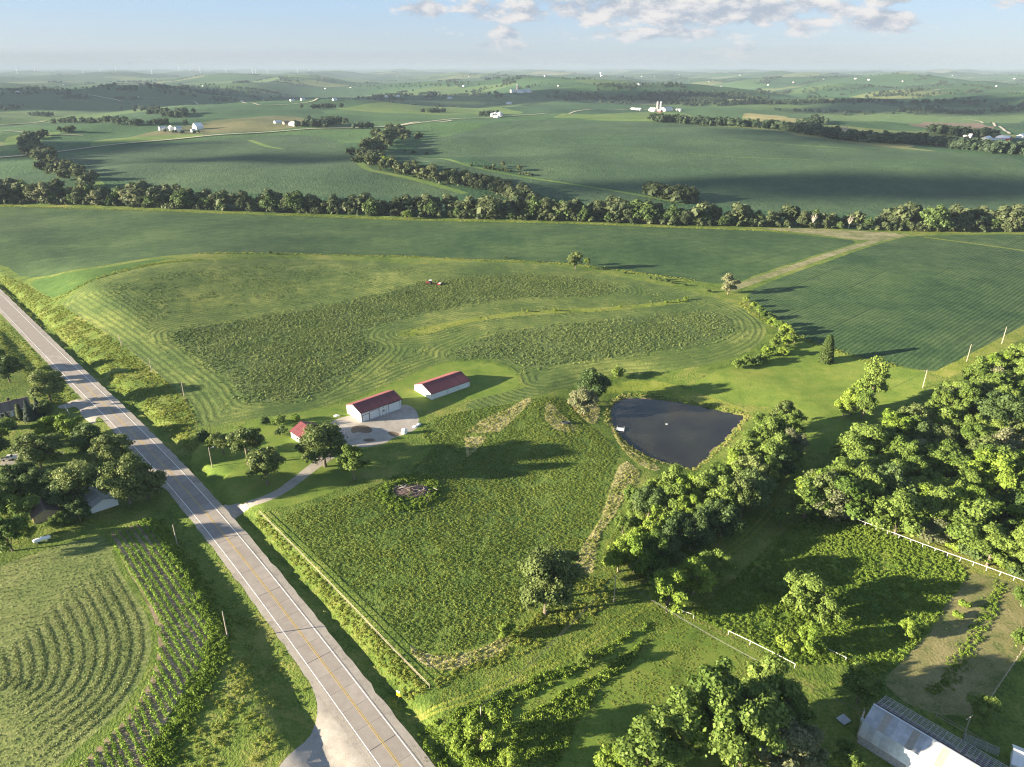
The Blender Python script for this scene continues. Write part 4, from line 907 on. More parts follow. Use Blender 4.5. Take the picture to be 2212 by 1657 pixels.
# ------------------------------------------------------------------ trees one can tell apart
TL = [
 # left homestead beside the road
 ('oak_a', 112, 872, 13.5, 'dark oak crown between the brown-roofed house and the road'),
 ('dark_a', 22, 826, 11, 'dark tree behind the brown-roofed house, farther from the road'),
 ('mid_c', -18, 800, 11, 'shaded tree cut by the picture edge above the brown-roofed house'),
 ('spruce', 66, 906, 8.5, 'blue spruce standing at the corner of the brown-roofed house'),
 ('cedar', 45, 905, 7.0, 'dark narrow evergreen left of the blue spruce by the house'),
 ('spruce', 86, 898, 8.0, 'dark green spruce between the blue spruce and a round dark tree'),
 ('dark_a', 106, 896, 6.5, 'low round dark tree at the end of the upper house drive'),
 ('spruce', 22, 925, 7.5, 'spruce below the eave of the brown-roofed house'),
 ('bright_b', 158, 952, 12, 'bright green tree catching sun at the roadside, beside the white gate post'),
 ('bright_a', 112, 946, 9.5, 'bright green tree just left of the sunlit roadside tree'),
 ('oak_b', 92, 1019, 15, 'tall oak with bare lower trunk beside the white vehicle drive'),
 ('dark_a', 195, 985, 12.5, 'dark tree in the middle of the roadside grove'),
 ('oak_b', 248, 1012, 13.5, 'dark oak leaning over the road edge, upper one of the grove'),
 ('oak_a', 185, 1090, 15.5, 'sunlit oak in front of the pale shed roof'),
 ('oak_a', 282, 1088, 16.5, 'broad oak at the roadside, nearest the crop rows'),
 ('oak_b', 322, 1078, 11, 'smaller dark oak touching the road at the edge of the grove'),
 ('mid_a', 5, 965, 12, 'sunlit tree at the picture edge below the spruces'),
 ('dark_a', -20, 1010, 13, 'tree partly outside the frame above the white vehicle'),
 ('dark_a', 50, 1080, 13, 'dark tree below the white rail fence of the homestead'),
 ('dark_a', 105, 1075, 12, 'dark tree between the white rail fence and the tan cottage'),
 ('mid_c', 8, 1110, 11, 'green tree at the picture edge above the white tank'),
 ('mid_a', 50, 1130, 9, 'sunny tree just left of the tan cottage'),
 ('dark_a', 140, 1100, 11, 'dark tree hiding the back of the tan cottage'),
 ('mid_a', 28, 1190, 11, 'slender tree with drooping green crown left of the white tank'),
 ('mid_c', 128, 1140, 5, 'small tree between the white tank and the mown lawn'),
 ('dark_a', 175, 1125, 7, 'small dark tree beside the field corner of the grove'),
 ('mid_c', 60, 1165, 5, 'low leafy tree beside the white tank'),
 ('mid_a', -30, 1130, 12, 'tree standing past the picture edge left of the white tank'),
 # lawn round the red-roofed buildings
 ('oak_open', 537, 1003, 14.5, 'open-crowned oak with bare trunk on the lawn'),
 ('oak_open', 484, 982, 8.5, 'small thin oak beside the white yard pole'),
 ('mid_a', 461, 968, 4.5, 'small tree growing right behind the yard pole'),
 ('oak_b', 578, 1047, 12.5, 'sunlit round oak in the driveway bend'),
 ('oak_a', 703, 1008, 14.5, 'big dark oak in front of the small red-roofed garage'),
 ('dark_a', 668, 990, 8.0, 'dark tree close against the small red-roofed garage'),
 ('mid_b', 765, 1036, 12.5, 'green tree with hanging leaves right of the dark garage oak'),
 ('shrub_a', 606, 922, 4.5, 'bushy young tree on the lawn edge below the hay field'),
 ('shrub_c', 609, 938, 2.8, 'small dark shrub below the bushy young tree'),
 ('shrub_c', 572, 917, 2.6, 'small round shrub at the lawn edge nearest the road'),
 ('shrub_t', 640, 908, 2.5, 'low shrub at the lawn edge nearest the barns'),
 ('shrub_c', 440, 950, 3.2, 'dark bush at the corner of hay field and road bank'),
 # left of the pond
 ('dark_a', 1283, 868, 13.5, 'tall dark tree on the grassy spit left of the pond'),
 ('silver_a', 1262, 896, 11.5, 'pale silvery willow in the dry grass left of the pond'),
 ('silver_a', 1240, 882, 7.5, 'smaller silvery willow leaning left of the big one'),
 ('shrub_a', 1333, 818, 5.5, 'young tree above the dry grass bank of the pond'),
 # between hay field and bean field
 ('oak_b', 1243, 582, 11, 'lone tree at the top edge of the hay field'),
 ('mid_a', 1268, 573, 5.5, 'small tree just right of the lone hay field tree'),
 ('silver_a', 1572, 636, 11.5, 'pale tree at the end of the dry grass path between bean fields'),
 ('cedar', 1783, 782, 13, 'columnar evergreen alone on the lawn beside the bean field'),
 ('mid_b', 1607, 793, 6.5, 'dark bush at the corner of the hay field and the lawn'),
 ('shrub_a', 1590, 796, 4, 'low bush beside the dark corner bush of the hay field'),
 # poplars and lawn trees
 ('tall_a', 1876, 880, 21, 'tall leafy tree rising above the lawn and bean field'),
 ('tall_b', 1838, 896, 14, 'lower bright tree joined to the left of the tall lawn tree'),
 ('mid_b', 1862, 905, 12, 'rounded tree in front of the tall lawn tree'),
 ('bright_a', 1822, 898, 8, 'small bright tree at the left foot of the tall lawn tree'),
 # foreground
 ('oak_a', 1178, 1325, 16.5, 'big lone oak at the lower corner of the meadow'),
 ('oak_b', 1205, 1290, 13, 'dark oak crown close behind the big lone oak'),
 ('bright_a', 1093, 1378, 4.5, 'small pale green tree at the left foot of the big lone oak'),
 ('mid_c', 1268, 1440, 4.2, 'small dark round tree beside the farm lane'),
 ('bright_b', 1440, 1322, 11.5, 'bright green tree at the end of the white pipe fence'),
 ('bright_a', 1497, 1282, 10.5, 'bright tree on the lane bank, left one of a pair'),
 ('mid_a', 1542, 1258, 9.5, 'green tree on the lane bank, right one of a pair'),
 ('mid_a', 1684, 1136, 7.0, 'small round tree beside the lane under the wood edge'),
 ('mid_b', 1852, 1518, 9.5, 'round green tree beside the old metal-roofed barn'),
 ('mid_c', 2118, 1552, 6.5, 'sprawling tree at the garden corner behind the old barn'),
 ('tall_a', 1535, 1600, 16.5, 'large sunlit cottonwood at the bottom of the picture'),
 ('mid_b', 1470, 1640, 13, 'sunlit tree left of the large cottonwood'),
 ('mid_a', 1600, 1660, 14, 'tree right in front of the large cottonwood'),
 ('mid_c', 1650, 1545, 10, 'shaded tree between the cottonwood and the round barn tree'),
 ('mid_a', 1705, 1590, 8, 'shaded tree above the silvery tree'),
 ('silver_a', 1685, 1660, 9.5, 'silvery pale tree at the bottom edge near the sheet metal'),
 ('silver_a', 1728, 1652, 7.5, 'smaller silvery tree right of the silvery pale tree'),
 ('mid_b', 1395, 1690, 12, 'tree cut by the bottom edge left of the sunlit trees'),
 ('bright_a', 1330, 1680, 8, 'bright tree cut by the bottom edge below the paddock'),
 ('bright_b', 1046, 1612, 9.0, 'bright upright tree in front of the roadside utility pole'),
 ('bright_a', 1104, 1668, 5.5, 'bright bush cut by the bottom edge right of the utility pole'),
 ('shrub_b', 992, 1600, 2.2, 'round bright bush, topmost of three by the utility pole'),
 ('shrub_b', 988, 1622, 2.4, 'round bright bush, middle one of three by the utility pole'),
 ('shrub_b', 1012, 1637, 2.8, 'round bright bush, lowest of three by the utility pole'),
 ('mid_a', 1830, 1665, 7, 'bright tree at the bottom edge beside the red wagon'),
 # weedy pasture shrubs
 ('mid_c', 1735, 1318, 10.5, 'large leafy shrub tree in the middle of the weedy pasture'),
 ('mid_c', 1780, 1345, 8, 'bush right below the large pasture shrub tree'),
 ('bright_a', 1748, 1410, 8, 'pale green tree in the lower weedy pasture'),
 ('shrub_b', 1700, 1405, 4, 'pale bush left of the pale green pasture tree'),
 ('bright_a', 1960, 1375, 5, 'sunlit bush near the garden plot edge'),
 ('shrub_a', 1660, 1275, 3.6, 'dark low bush left of the large pasture shrub tree'),
 ('shrub_t', 2082, 1312, 1.9, 'small shrub on the garden plot, upper one'),
 ('shrub_t', 2068, 1335, 1.7, 'small shrub on the garden plot, lower one'),
 ('mid_a', 2206, 1310, 6, 'green tree at the picture edge beside the garden plot'),
 ('shrub_a', 2206, 1390, 4.0, 'shrub at the picture edge above the garden fence'),
]
for k, qx, qy, h, lab in TL: tree(k, qx, qy, h * (0.97 if qx < 345 and 930 < qy < 1130 else 1.3 if qy > 1500 and 1380 < qx < 1740 else 1.1 if qy < 1800 and h > 8 else 1), lab, wide=1.1 if qx < 345 and qy > 930 else 1.0)
# hedge of small trees along the foot of the hay field
for i, (qx, qy, h, k) in enumerate([(1612, 652, 3.5, 'shrub_a'), (1628, 664, 3.5, 'shrub_b'), (1640, 676, 4, 'shrub_a'), (1650, 688, 4.5, 'mid_c'), (1663, 690, 3.5, 'shrub_c'), (1668, 706, 5.5, 'bright_a'), (1682, 715, 6, 'mid_a'), (1696, 724, 6.5, 'bright_a'), (1685, 740, 6.5, 'mid_c'), (1700, 748, 6, 'bright_a'), (1716, 740, 4.5, 'mid_a'), (1672, 755, 6, 'mid_a'), (1690, 770, 5, 'bright_a'), (1660, 768, 5, 'shrub_b'), (1650, 782, 4, 'shrub_a'), (1634, 789, 4, 'shrub_c')]):
    tree(k, qx, qy, h, ORD[i] + ' hedge tree between hay field and bean field, counted from the path end', group='hedge trees beside the hay field')
for i, (qx, qy, h) in enumerate([(1420, 606, 2.6), (1440, 610, 2.2), (1452, 613, 1.8), (1405, 603, 1.6), (1480, 618, 1.6), (584, 549, 2.0), (600, 550, 1.4), (1092, 558, 1.8), (1160, 567, 1.5), (1300, 583, 1.8), (1350, 592, 1.5), (1530, 632, 2.0)]):
    tree('shrub_c', qx, qy, h, 'small dark bush on the hay field strip, ' + ('near the lone hay field tree' if 1280 < qx < 1380 else 'between lone tree and pale path tree' if qx > 1380 else 'at the far left of the strip' if qx < 700 else 'left of the lone tree'), group='bushes along the hay field margin')
for i, (qx, qy, h) in enumerate([(1482, 648, 2.0), (1465, 652, 1.6), (1440, 655, 1.6), (1340, 664, 1.4), (1200, 672, 1.6), (1140, 674, 1.4)]):
    tree('shrub_t', qx, qy, h, ORD[i] + ' low bush in the hay field waterway, counted from the hedge', group='bushes in the grass waterway')
BELT = [(1735, 905, 11, 'mid_a'), (1718, 892, 12.5, 'oak_b'), (1690, 905, 11, 'mid_b'), (1660, 908, 10, 'mid_a'), (1735, 945, 10, 'silver_a'), (1705, 935, 13, 'mid_b'), (1672, 945, 12, 'mid_c'), (1640, 952, 12, 'mid_a'), (1720, 975, 11, 'dark_a'), (1690, 985, 13, 'mid_b'), (1655, 990, 14, 'mid_c'), (1620, 990, 13, 'mid_a'),
        (1590, 1000, 12.5, 'bright_b'), (1700, 1010, 11, 'dark_a'), (1665, 1030, 14, 'mid_b'), (1625, 1035, 15, 'oak_b'), (1585, 1040, 14, 'mid_b'), (1550, 1040, 12, 'mid_a'), (1640, 1065, 12, 'dark_a'), (1600, 1085, 15, 'oak_b'), (1560, 1085, 13, 'mid_b'), (1520, 1060, 12, 'mid_c'), (1482, 1060, 11, 'bright_b'), (1450, 1050, 11, 'mid_c'), (1410, 1045, 9, 'mid_a'),
        (1400, 1082, 10, 'dark_a'), (1370, 1070, 8.5, 'mid_a'), (1440, 1085, 11, 'mid_c'), (1480, 1100, 12, 'bright_b'), (1520, 1110, 11, 'mid_b'), (1555, 1125, 11, 'dark_a'), (1500, 1140, 11, 'dark_a'), (1455, 1130, 11, 'mid_c'), (1415, 1165, 14.5, 'tall_b'), (1450, 1175, 12, 'dark_a'), (1490, 1175, 10, 'dark_a'), (1395, 1195, 12.5, 'bright_b'), (1420, 1215, 11, 'mid_b'), (1370, 1225, 11, 'bright_a'),
        (1335, 1222, 9, 'bright_a'), (1400, 1240, 9, 'mid_c'), (1360, 1190, 8, 'bright_a'), (1440, 1210, 9, 'dark_a'), (1345, 1120, 6.5, 'mid_a'), (1375, 1110, 7, 'mid_c')]
KW = {'oak_a': 'broad grey-green', 'oak_b': 'grey-green', 'oak_open': 'open', 'dark_a': 'dark green', 'mid_a': 'mid-green', 'mid_b': 'tall-domed green', 'mid_c': 'low-domed green', 'bright_a': 'round yellow-green', 'bright_b': 'upright yellow-green', 'tall_a': 'tall pointed green', 'tall_b': 'tall pointed bright', 'silver_a': 'pale silvery', 'creek_a': 'tall grey-green', 'creek_b': 'wide grey-green', 'creek_c': 'rounded grey-green', 'creek_s': 'pale silvery', 'creek_m': 'fresh green'}
def belt_label(k, qx, qy): return KW[k] + ' tree in the belt beside the pond, ' + ('at its lane end' if qy > 1150 else 'at its lawn end' if qx > 1650 else 'on the pond shore' if qy < 1060 else 'on the farm lane side')
for qx, qy, h, k in BELT: tree(k, qx - (26 if qx > 1690 else 12 if qx > 1600 else 0), qy + (34 if qy < 1150 else 12), h * random.uniform(0.9, 1.12), belt_label(k, qx, qy), group='trees of the pond belt')
WOOD = np.vstack([at([(1745, 1108), (1795, 1072), (1840, 1022), (1885, 980), (1930, 955), (1985, 930), (2030, 895), (2065, 862), (2110, 838), (2165, 825), (2240, 815)])[:, :2], [(330, 350), (330, 150)], at([(2300, 1275), (2212, 1252), (2100, 1212), (2000, 1176), (1900, 1144), (1820, 1118), (1760, 1118), (1718, 1098)])[:, :2]])
def poisson(P, d, tries=9000, seed=3):
    r = np.random.default_rng(seed); lo, hi = P.min(0), P.max(0); out = []
    c = r.uniform(lo, hi, (tries, 2)); c = c[inside(c[:, 0], c[:, 1], P)]
    for p in c:
        if all((p[0] - q[0]) ** 2 + (p[1] - q[1]) ** 2 > d * d for q in out): out.append(p)
    return np.array(out)
wk = ['mid_a', 'mid_b', 'mid_c', 'mid_b', 'tall_a', 'bright_b', 'oak_b', 'mid_c', 'dark_a', 'bright_a', 'silver_a']
def project(p):
    d = Vector((p[0], p[1], p[2] - CAM_H)); fz = d.y * math.cos(PITCH) - d.z * math.sin(PITCH); up = d.y * math.sin(PITCH) + d.z * math.cos(PITCH)
    return CX + FOC * d.x / fz, CY - FOC * up / fz
for i, p in enumerate(poisson(WOOD, 6.7)):
    z = zat(*p); qx, qy = project((p[0], p[1], z + 6))
    if qx > 2330: continue
    k = wk[(i * 7 + i // 5) % len(wk)]; h = random.uniform(9.5, 15.5) * (1.15 if k == 'tall_a' else 1) * (0.8 if k == 'silver_a' else 1)
    plant(k, (p[0], p[1], z), h, KW[k] + ' tree in the dense wood, ' + ('along its lawn edge' if qy < 880 + (2212 - qx) * 0.12 else 'at its farm lane tip' if qx < 1810 else 'along the white pipe fence' if qy > 1060 + (qx - 1820) * 0.36 else 'in the middle of the canopy'), 'trees of the dense wood', wide=1.15)
for i, (qx, qy) in enumerate([(1722, 1104), (1745, 1116), (1775, 1120), (1800, 1116), (1850, 1126), (1880, 1136), (1915, 1146), (1950, 1158), (1985, 1171), (2020, 1183), (2055, 1195), (2090, 1208), (2125, 1222), (2160, 1235), (2195, 1249)]):
    tree(('shrub_a', 'shrub_b', 'shrub_c')[i % 3], qx, qy - 9, 3.0 + (i * 5 % 4) * 0.6, ORD[i] + ' shrub along the white pipe fence under the wood, from the lane', group='shrubs along the wood edge')
for qx, qy, h, k in [(1736, 1118, 13, 'mid_b'), (1745, 1106, 13, 'bright_b'), (1772, 1098, 14, 'tall_b'), (1815, 1075, 15, 'mid_b'), (1845, 1010, 13, 'mid_c'), (1860, 1050, 15, 'tall_a'), (1790, 1120, 12, 'silver_a'), (1900, 990, 13, 'mid_a'), (1955, 965, 13, 'mid_b'), (2200, 800, 13, 'mid_c'), (2150, 815, 12, 'bright_b'), (2100, 840, 12, 'mid_b'), (2205, 840, 14, 'mid_b')]:
    plant(k, at1(qx, qy), h, KW[k] + ' tree on the outer edge of the dense wood', 'trees of the dense wood', wide=1.2)
tree('dead', 2168, 1040, 10, 'pale bare dead tree standing in the dense wood')
# creek-side trees: the nearer ones one by one
cr = smooth_line(resample(at([(-160, 442), (0, 442), (170, 444), (350, 452), (500, 458), (700, 464), (900, 471), (1100, 476), (1300, 482), (1450, 488), (1600, 491), (1760, 494), (1900, 499), (2050, 502), (2212, 503), (2330, 504)])[:, :2], 8), 4)
cset = []
ck = ['creek_a', 'creek_b', 'creek_c', 'creek_b', 'creek_a', 'creek_c', 'creek_m', 'creek_b']
DIP = [(610, 720), (1030, 1110)]
n_front = 0
for i, p in enumerate(resample(cr, 8.6)):
    if mnoise.noise(Vector((p[0] / 38, p[1] / 38, 5))) < -0.28: continue
    q = (p[0] + random.uniform(-2.5, 2.5), p[1] + random.uniform(4, 20)); z = zat(*q); qx, qy = project((q[0], q[1], z))
    if qx < -60 or qx > 2270: continue
    k = ck[(i * 5 + i // 3) % len(ck)]
    if qx < 330 and random.random() < 0.55: k = 'creek_s'
    h = 0.98 * random.choice([random.uniform(6, 10), random.uniform(9, 14), random.uniform(13, 19), random.uniform(15, 21)]) * (1.15 if 1050 < qx < 1420 or qx > 1950 else 1.0) * (1.1 if qx < 420 else 1.0)
    if 1480 < qx < 1940: h *= 0.82
    plant(k, (q[0], q[1], z), h, KW[k] + ' tree in the creek belt, ' + ('before the gravel road bend' if qx < 420 else 'between gravel road bend and side creek' if qx < 880 else 'where the side creek joins' if qx < 1180 else 'right of the side creek mouth' if qx < 1550 else 'behind the rough grass corner' if qx < 1900 else 'beyond the bean field with rows'), 'trees along the creek', wide=random.uniform(0.8, 1.35)); n_front += 1
for qx, qy, h in [(1755, 492, 13), (1115 + 738 - 20, 494, 12), (1410 - 20, 480, 13), (1500, 484, 12), (605 // 3 + 737, 466, 14)]:
    tree('dead', qx, qy, h, 'bare pale dead tree in the creek belt', group='dead trees in the creek belt')
tree('creek_m', 880, 474, 9, 'small round tree standing in front of the creek belt on its dry grass edge')
tree('bright_b', 836, 362, 15, 'bright yellow-green tree at the end of the side creek trees')
tree('creek_a', 934, 392, 20, 'tall dark tree at the bend of the side creek beyond the belt')
tree('creek_c', 885, 376, 11, 'round dark tree alone by the side creek bend')
tree('dead', 1820, 303, 26, 'tall bare white tree in the far right tree line')
print('TREES', NTREE[0], 'front', n_front)

# trees too far or too many to pick apart, one object for each wood
FARP = []
for key, mat, sd in (('far_a', 'far', 61), ('far_b', 'creek', 62)):
    cm, C = crown_mesh(key, LM[mat], sd, 6.4, 0.3, 12.5, 12, 300, 2.3, 0.42)
    FARP.append(bpy.data.objects.new(key, cm))
def grove(name, pts, hs, which=0, sc=1.0):
    P = np.array(pts); return scatter(name, P, FARP[which], np.array(hs) / 12.5 * sc)
back = []; hb = []
for p in resample(cr, 6.0):
    for row in (16, 27, 36):
        if random.random() < (0.8, 0.55, 0.3)[(row > 20) + (row > 30)]:
            q = (p[0] + random.uniform(-4, 4), p[1] + row + random.uniform(-4, 6)); qx, _ = project((q[0], q[1], -6))
            if row > 20 and (qx > 1480 and qx < 1900 or 430 < qx < 900): continue
            back.append((q[0], q[1], zat(*q) - 0.3)); hb.append(random.choice([random.uniform(7, 12), random.uniform(12, 19)]))
def treeline(q, n, wq, h0, h1, seed=0):
    """trees strewn along a line of the picture, wq metres wide"""
    L = resample(at(q)[:, :2], 10); r = np.random.default_rng(seed + len(q) * 7 + n); i = r.integers(0, len(L), n)
    xy = L[i] + r.normal(0, wq / 2, (n, 2)); z = height(xy[:, 0], xy[:, 1]); return [(a, b, c - 0.4) for a, b, c in np.c_[xy, z]], list(r.uniform(h0, h1, n))
und = [(p[0] + random.uniform(-3, 3), p[1] + random.uniform(1.5, 9)) for p in resample(cr, 2.2) if random.random() < 0.55]
back += [(a, b, zat(a, b) - 0.6) for a, b in und]; hb += [random.uniform(3, 7.5) for _ in und]
grove('creek_woodland', back, hb, 1)
P1, H1 = [], []
for q, n, w, a, b in [
    ([(1118, 436), (1090, 418), (1060, 410), (1010, 400), (970, 394), (930, 388), (900, 380)], 70, 16, 9, 15), ([(870, 374), (850, 368), (820, 358), (790, 348), (780, 340)], 50, 15, 9, 14), ([(800, 330), (820, 318), (835, 308), (850, 296), (848, 286)], 45, 18, 12, 19), ([(880, 302), (905, 300)], 6, 10, 8, 11),
    ([(200, 402), (170, 388), (140, 374), (120, 360)], 40, 16, 9, 14), ([(105, 352), (90, 340), (80, 330)], 22, 14, 11, 17), ([(75, 322), (66, 312), (55, 306), (80, 298), (110, 292), (150, 288)], 40, 14, 8, 14), ([(1140, 372), (1060, 362)], 4, 8, 5, 7), ([(1400, 424), (1440, 430), (1470, 436)], 20, 12, 10, 15),
    ([(1020, 359), (1060, 366), (1100, 372), (1140, 379)], 24, 5, 2.5, 4.5), ([(880, 328), (920, 334)], 6, 6, 3, 5)]:
    p, h = treeline(q, n, w, a, b); P1 += p; H1 += h
grove('side_creek_trees', P1, H1, 1)
P2, H2 = [], []
for q, n, w, a, b in [
    ([(1415, 262), (1460, 264), (1520, 268), (1580, 272), (1640, 276), (1700, 281), (1760, 290), (1800, 298)], 190, 20, 11, 18), ([(1720, 284), (1750, 270), (1765, 262)], 30, 18, 11, 18), ([(1800, 300), (1900, 306), (2000, 312), (2060, 318), (2110, 324), (2160, 330), (2240, 336)], 190, 18, 11, 18),
    ([(2040, 290), (2080, 294), (2110, 298), (2140, 300)], 50, 25, 12, 18), ([(1940, 240), (1990, 242), (2040, 243), (2100, 246), (2160, 240), (2212, 228), (2260, 222)], 130, 25, 10, 15), ([(1545, 228), (1600, 226), (1680, 224), (1760, 222), (1840, 220), (1900, 222), (2000, 222), (2110, 224)], 200, 35, 10, 15),
    ([(1640, 238), (1720, 240), (1800, 242), (1860, 244), (1930, 246)], 26, 10, 7, 11)]:
    p, h = treeline(q, n, w, a, b); P2 += p; H2 += h
grove('valley_trees', P2, H2, 0)
P3, H3 = [], []
for q, n, w, a, b in [
    ([(1200, 212), (1260, 210), (1340, 214), (1420, 216), (1500, 220), (1560, 222), (1640, 224), (1710, 225)], 420, 50, 11, 17), ([(1400, 207), (1480, 206), (1560, 207), (1640, 214)], 260, 60, 11, 17), ([(915, 211), (940, 208), (990, 207), (1040, 205), (1080, 210)], 120, 30, 11, 17), ([(1560, 205), (1640, 200), (1700, 198), (1760, 204)], 150, 40, 10, 14),
    ([(800, 210), (840, 207), (865, 206)], 30, 25, 10, 15), ([(50, 248), (75, 250), (100, 252)], 30, 25, 10, 15), ([(130, 266), (200, 266), (260, 268), (320, 270), (400, 268)], 110, 22, 9, 14), ([(310, 236), (330, 244), (345, 250)], 45, 25, 10, 15), ([(360, 252), (385, 250), (400, 246)], 50, 28, 11, 17),
    ([(370, 206), (420, 202), (480, 199), (560, 200), (600, 202)], 150, 60, 10, 15), ([(270, 194), (330, 193), (400, 193)], 100, 60, 10, 14), ([(150, 212), (185, 211)], 40, 30, 11, 15), ([(260, 214), (300, 215)], 26, 25, 9, 13), ([(0, 194), (60, 196), (130, 196)], 60, 70, 10, 14), ([(655, 236), (690, 234), (730, 232)], 40, 30, 10, 14), ([(650, 274), (700, 270), (730, 268)], 50, 25, 12, 18), ([(770, 278), (800, 276)], 12, 14, 10, 14),
    ([(910, 250), (925, 246), (950, 240)], 40, 20, 9, 14), ([(380, 287), (420, 289), (440, 286)], 10, 10, 5, 7), ([(345, 285), (352, 285)], 4, 6, 4, 6), ([(1040, 250), (1070, 247)], 34, 14, 8, 12), ([(1400, 238), (1460, 240)], 8, 14, 8, 11), ([(1950, 187), (2000, 187), (2040, 184), (2100, 186)], 120, 60, 9, 13), ([(2000, 205), (2050, 205)], 30, 30, 9, 12),
    ([(1740, 195), (1850, 193), (1930, 190)], 90, 50, 9, 13), ([(1300, 188), (1380, 187), (1460, 186)], 90, 70, 9, 13), ([(780, 187), (900, 186), (1020, 187)], 110, 90, 9, 13), ([(560, 176), (640, 176), (720, 174)], 60, 90, 9, 13)]:
    n = int(n * 0.62); p, h = treeline(q, n, w, a, b); P3 += p; H3 += h
# woodlots and shelter belts towards the horizon, laid out along the section lines
r3 = np.random.default_rng(99)
for _ in range(620):
    dd = r3.uniform(2900, 19000); th = r3.uniform(-0.68, 0.68); c0 = np.array([dd * math.sin(th), dd * math.cos(th)]); a = rad(42) + (r3.random() < 0.5) * math.pi / 2
    L = r3.uniform(60, 420); k = int(r3.uniform(8, 34)); t = r3.uniform(-0.5, 0.5, k) * L
    xy = c0 + np.c_[np.cos(a) * t, np.sin(a) * t] + r3.normal(0, 22, (k, 2)); zz = height(xy[:, 0], xy[:, 1]); P3 += [tuple(v) for v in np.c_[xy, zz - 0.4]]; H3 += list(r3.uniform(8, 14, k))
grove('distant_woodland', P3, H3, 0)


# ------------------------------------------------------------------ row crop and windrows at the lower left
def crop_rows():
    cnt = 0
    c = ROWS.mean(0); a = rad(-48.5); u = np.array([math.cos(a), math.sin(a)]); v = np.array([-u[1], u[0]])
    lo, hi = ((ROWS - c) @ v).min(), ((ROWS - c) @ v).max(); first = True
    r = np.random.default_rng(5)
    for o in np.arange(lo + 0.5, hi, 1.75):
        t = np.arange(-90, 90, 0.34); L = c + np.outer(t, u) + v * o + np.outer(np.sin(t / 17 + o) * 0.15, v)
        k = inside(L[:, 0], L[:, 1], ROWS)
        if k.sum() < 12: continue
        idx = np.where(k)[0]; cut = np.split(idx, np.where(np.diff(idx) > 1)[0] + 1); idx = max(cut, key=len); k = np.zeros(len(k), bool); k[idx] = True
        P = L[k] + r.normal(0, 0.09, (k.sum(), 2)); n = len(P); z = height(P[:, 0], P[:, 1])
        m = 11; C = np.repeat(np.c_[P, z + 0.3], m, 0) + np.c_[r.normal(0, 0.27, n * m), r.normal(0, 0.27, n * m), r.uniform(-0.22, 0.22, n * m)]
        N = r.normal(size=(n * m, 3)) * 0.7 + np.array([0, 0, 1.0]); V, F = quads(C, N, 0.30 * r.uniform(0.6, 1.3, n * m), r)
        base = L[k][0]; zb = float(height(base[:1], base[1:2])[0])
        o_ = link('crop_row', mesh_np('crop_row', V - np.array([base[0], base[1], zb]), F, LM['crop']), None, None, (base[0], base[1], zb))
        tag(o_, ORD[cnt] + ' leafy crop row on bare soil, counted from the raked hay', 'crop row', 'crop rows beside the road'); cnt += 1
crop_rows()
def windrows():
    r = np.random.default_rng(8)
    edge = at([(243, 1196), (262, 1238), (290, 1280), (312, 1320), (325, 1360), (326, 1400), (317, 1440), (297, 1485), (261, 1535), (199, 1590), (119, 1657), (60, 1705)])[:, :2]
    edge = smooth_line(resample(edge, 1.0), 12)
    t = np.gradient(edge, axis=0); t /= np.hypot(t[:, 0], t[:, 1])[:, None]; n = np.c_[t[:, 1], -t[:, 0]]
    for k in range(13):
        d = 2.2 + 2.55 * k; i0 = k * 2; L = (edge + n * d)[i0:len(edge) - k]; L = smooth_line(L, 6)
        if (n @ np.array([1, 0])).mean() > 0: L = (edge - n * d)[i0:len(edge) - k]; L = smooth_line(L, 6)
        L = L[inside(L[:, 0], L[:, 1], HAY2)]
        if len(L) < 10: continue
        L = resample(L, 0.3); m = 14; P = np.repeat(L, m, 0) + r.normal(0, 0.42, (len(L) * m, 2)); z = height(P[:, 0], P[:, 1])
        dd = np.repeat(L, m, 0) - P; hh = 0.22 * np.exp(-(dd ** 2).sum(1) / 0.22)
        C = np.c_[P, z + hh * r.uniform(0.3, 1, len(P))]; N = r.normal(size=(len(P), 3)) * 0.6 + np.array([0, 0, 1.0]); sel = r.random(len(P)) < np.clip(np.minimum(np.arange(len(P)), len(P) - np.arange(len(P))) / len(P) * 4.5, 0.06, 1); C, N = C[sel], N[sel]; V, F = quads(C, N, 0.22 * r.uniform(0.6, 1.4, len(C)), r)
        b = np.array([L[0][0], L[0][1], zat(*L[0])])
        o = link('windrow', mesh_np('windrow', V - b, F, LM['windrow']), None, None, tuple(b))
        tag(o, ORD[k] + ' curved windrow of cut hay, counted inwards from the crop rows', 'windrow', 'windrows of raked hay')
    # thin straight swaths over the rest
    a = rad(20.0); u = np.array([math.cos(a), math.sin(a)]); v = np.array([-u[1], u[0]]); c = HAY2.mean(0); Q = []
    for o in np.arange(-45, 45, 1.9):
        tt = np.arange(-70, 70, 0.55); L = c + np.outer(tt, u) + v * o + r.normal(0, 0.2, (len(tt), 2)); L = L[inside(L[:, 0], L[:, 1], HAY2)]
        if len(L): Q.append(L)
    Q = np.vstack(Q); de = seg_dist(Q[:, 0], Q[:, 1], edge)[0]; Q = Q[de > 3]; Q = Q[r.random(len(Q)) < 0.75]
    scatter('cut_hay', np.c_[Q, height(Q[:, 0], Q[:, 1])], T_HAY, scl(len(Q), 0.35, 0.9))
windrows()
gfill = np.vstack([fill(GARDEN, 0.25)]); 
gw = smooth_line(resample(at([(2168, 1262), (2150, 1280), (2135, 1325), (2110, 1365), (2075, 1430), (2040, 1480), (2015, 1500)])[:, :2], 1.5), 3); f10 = spread(gw, 2.2, 3.0); scatter('garden_plants', f10, T_WEED, scl(len(f10), 0.4, 1.0))

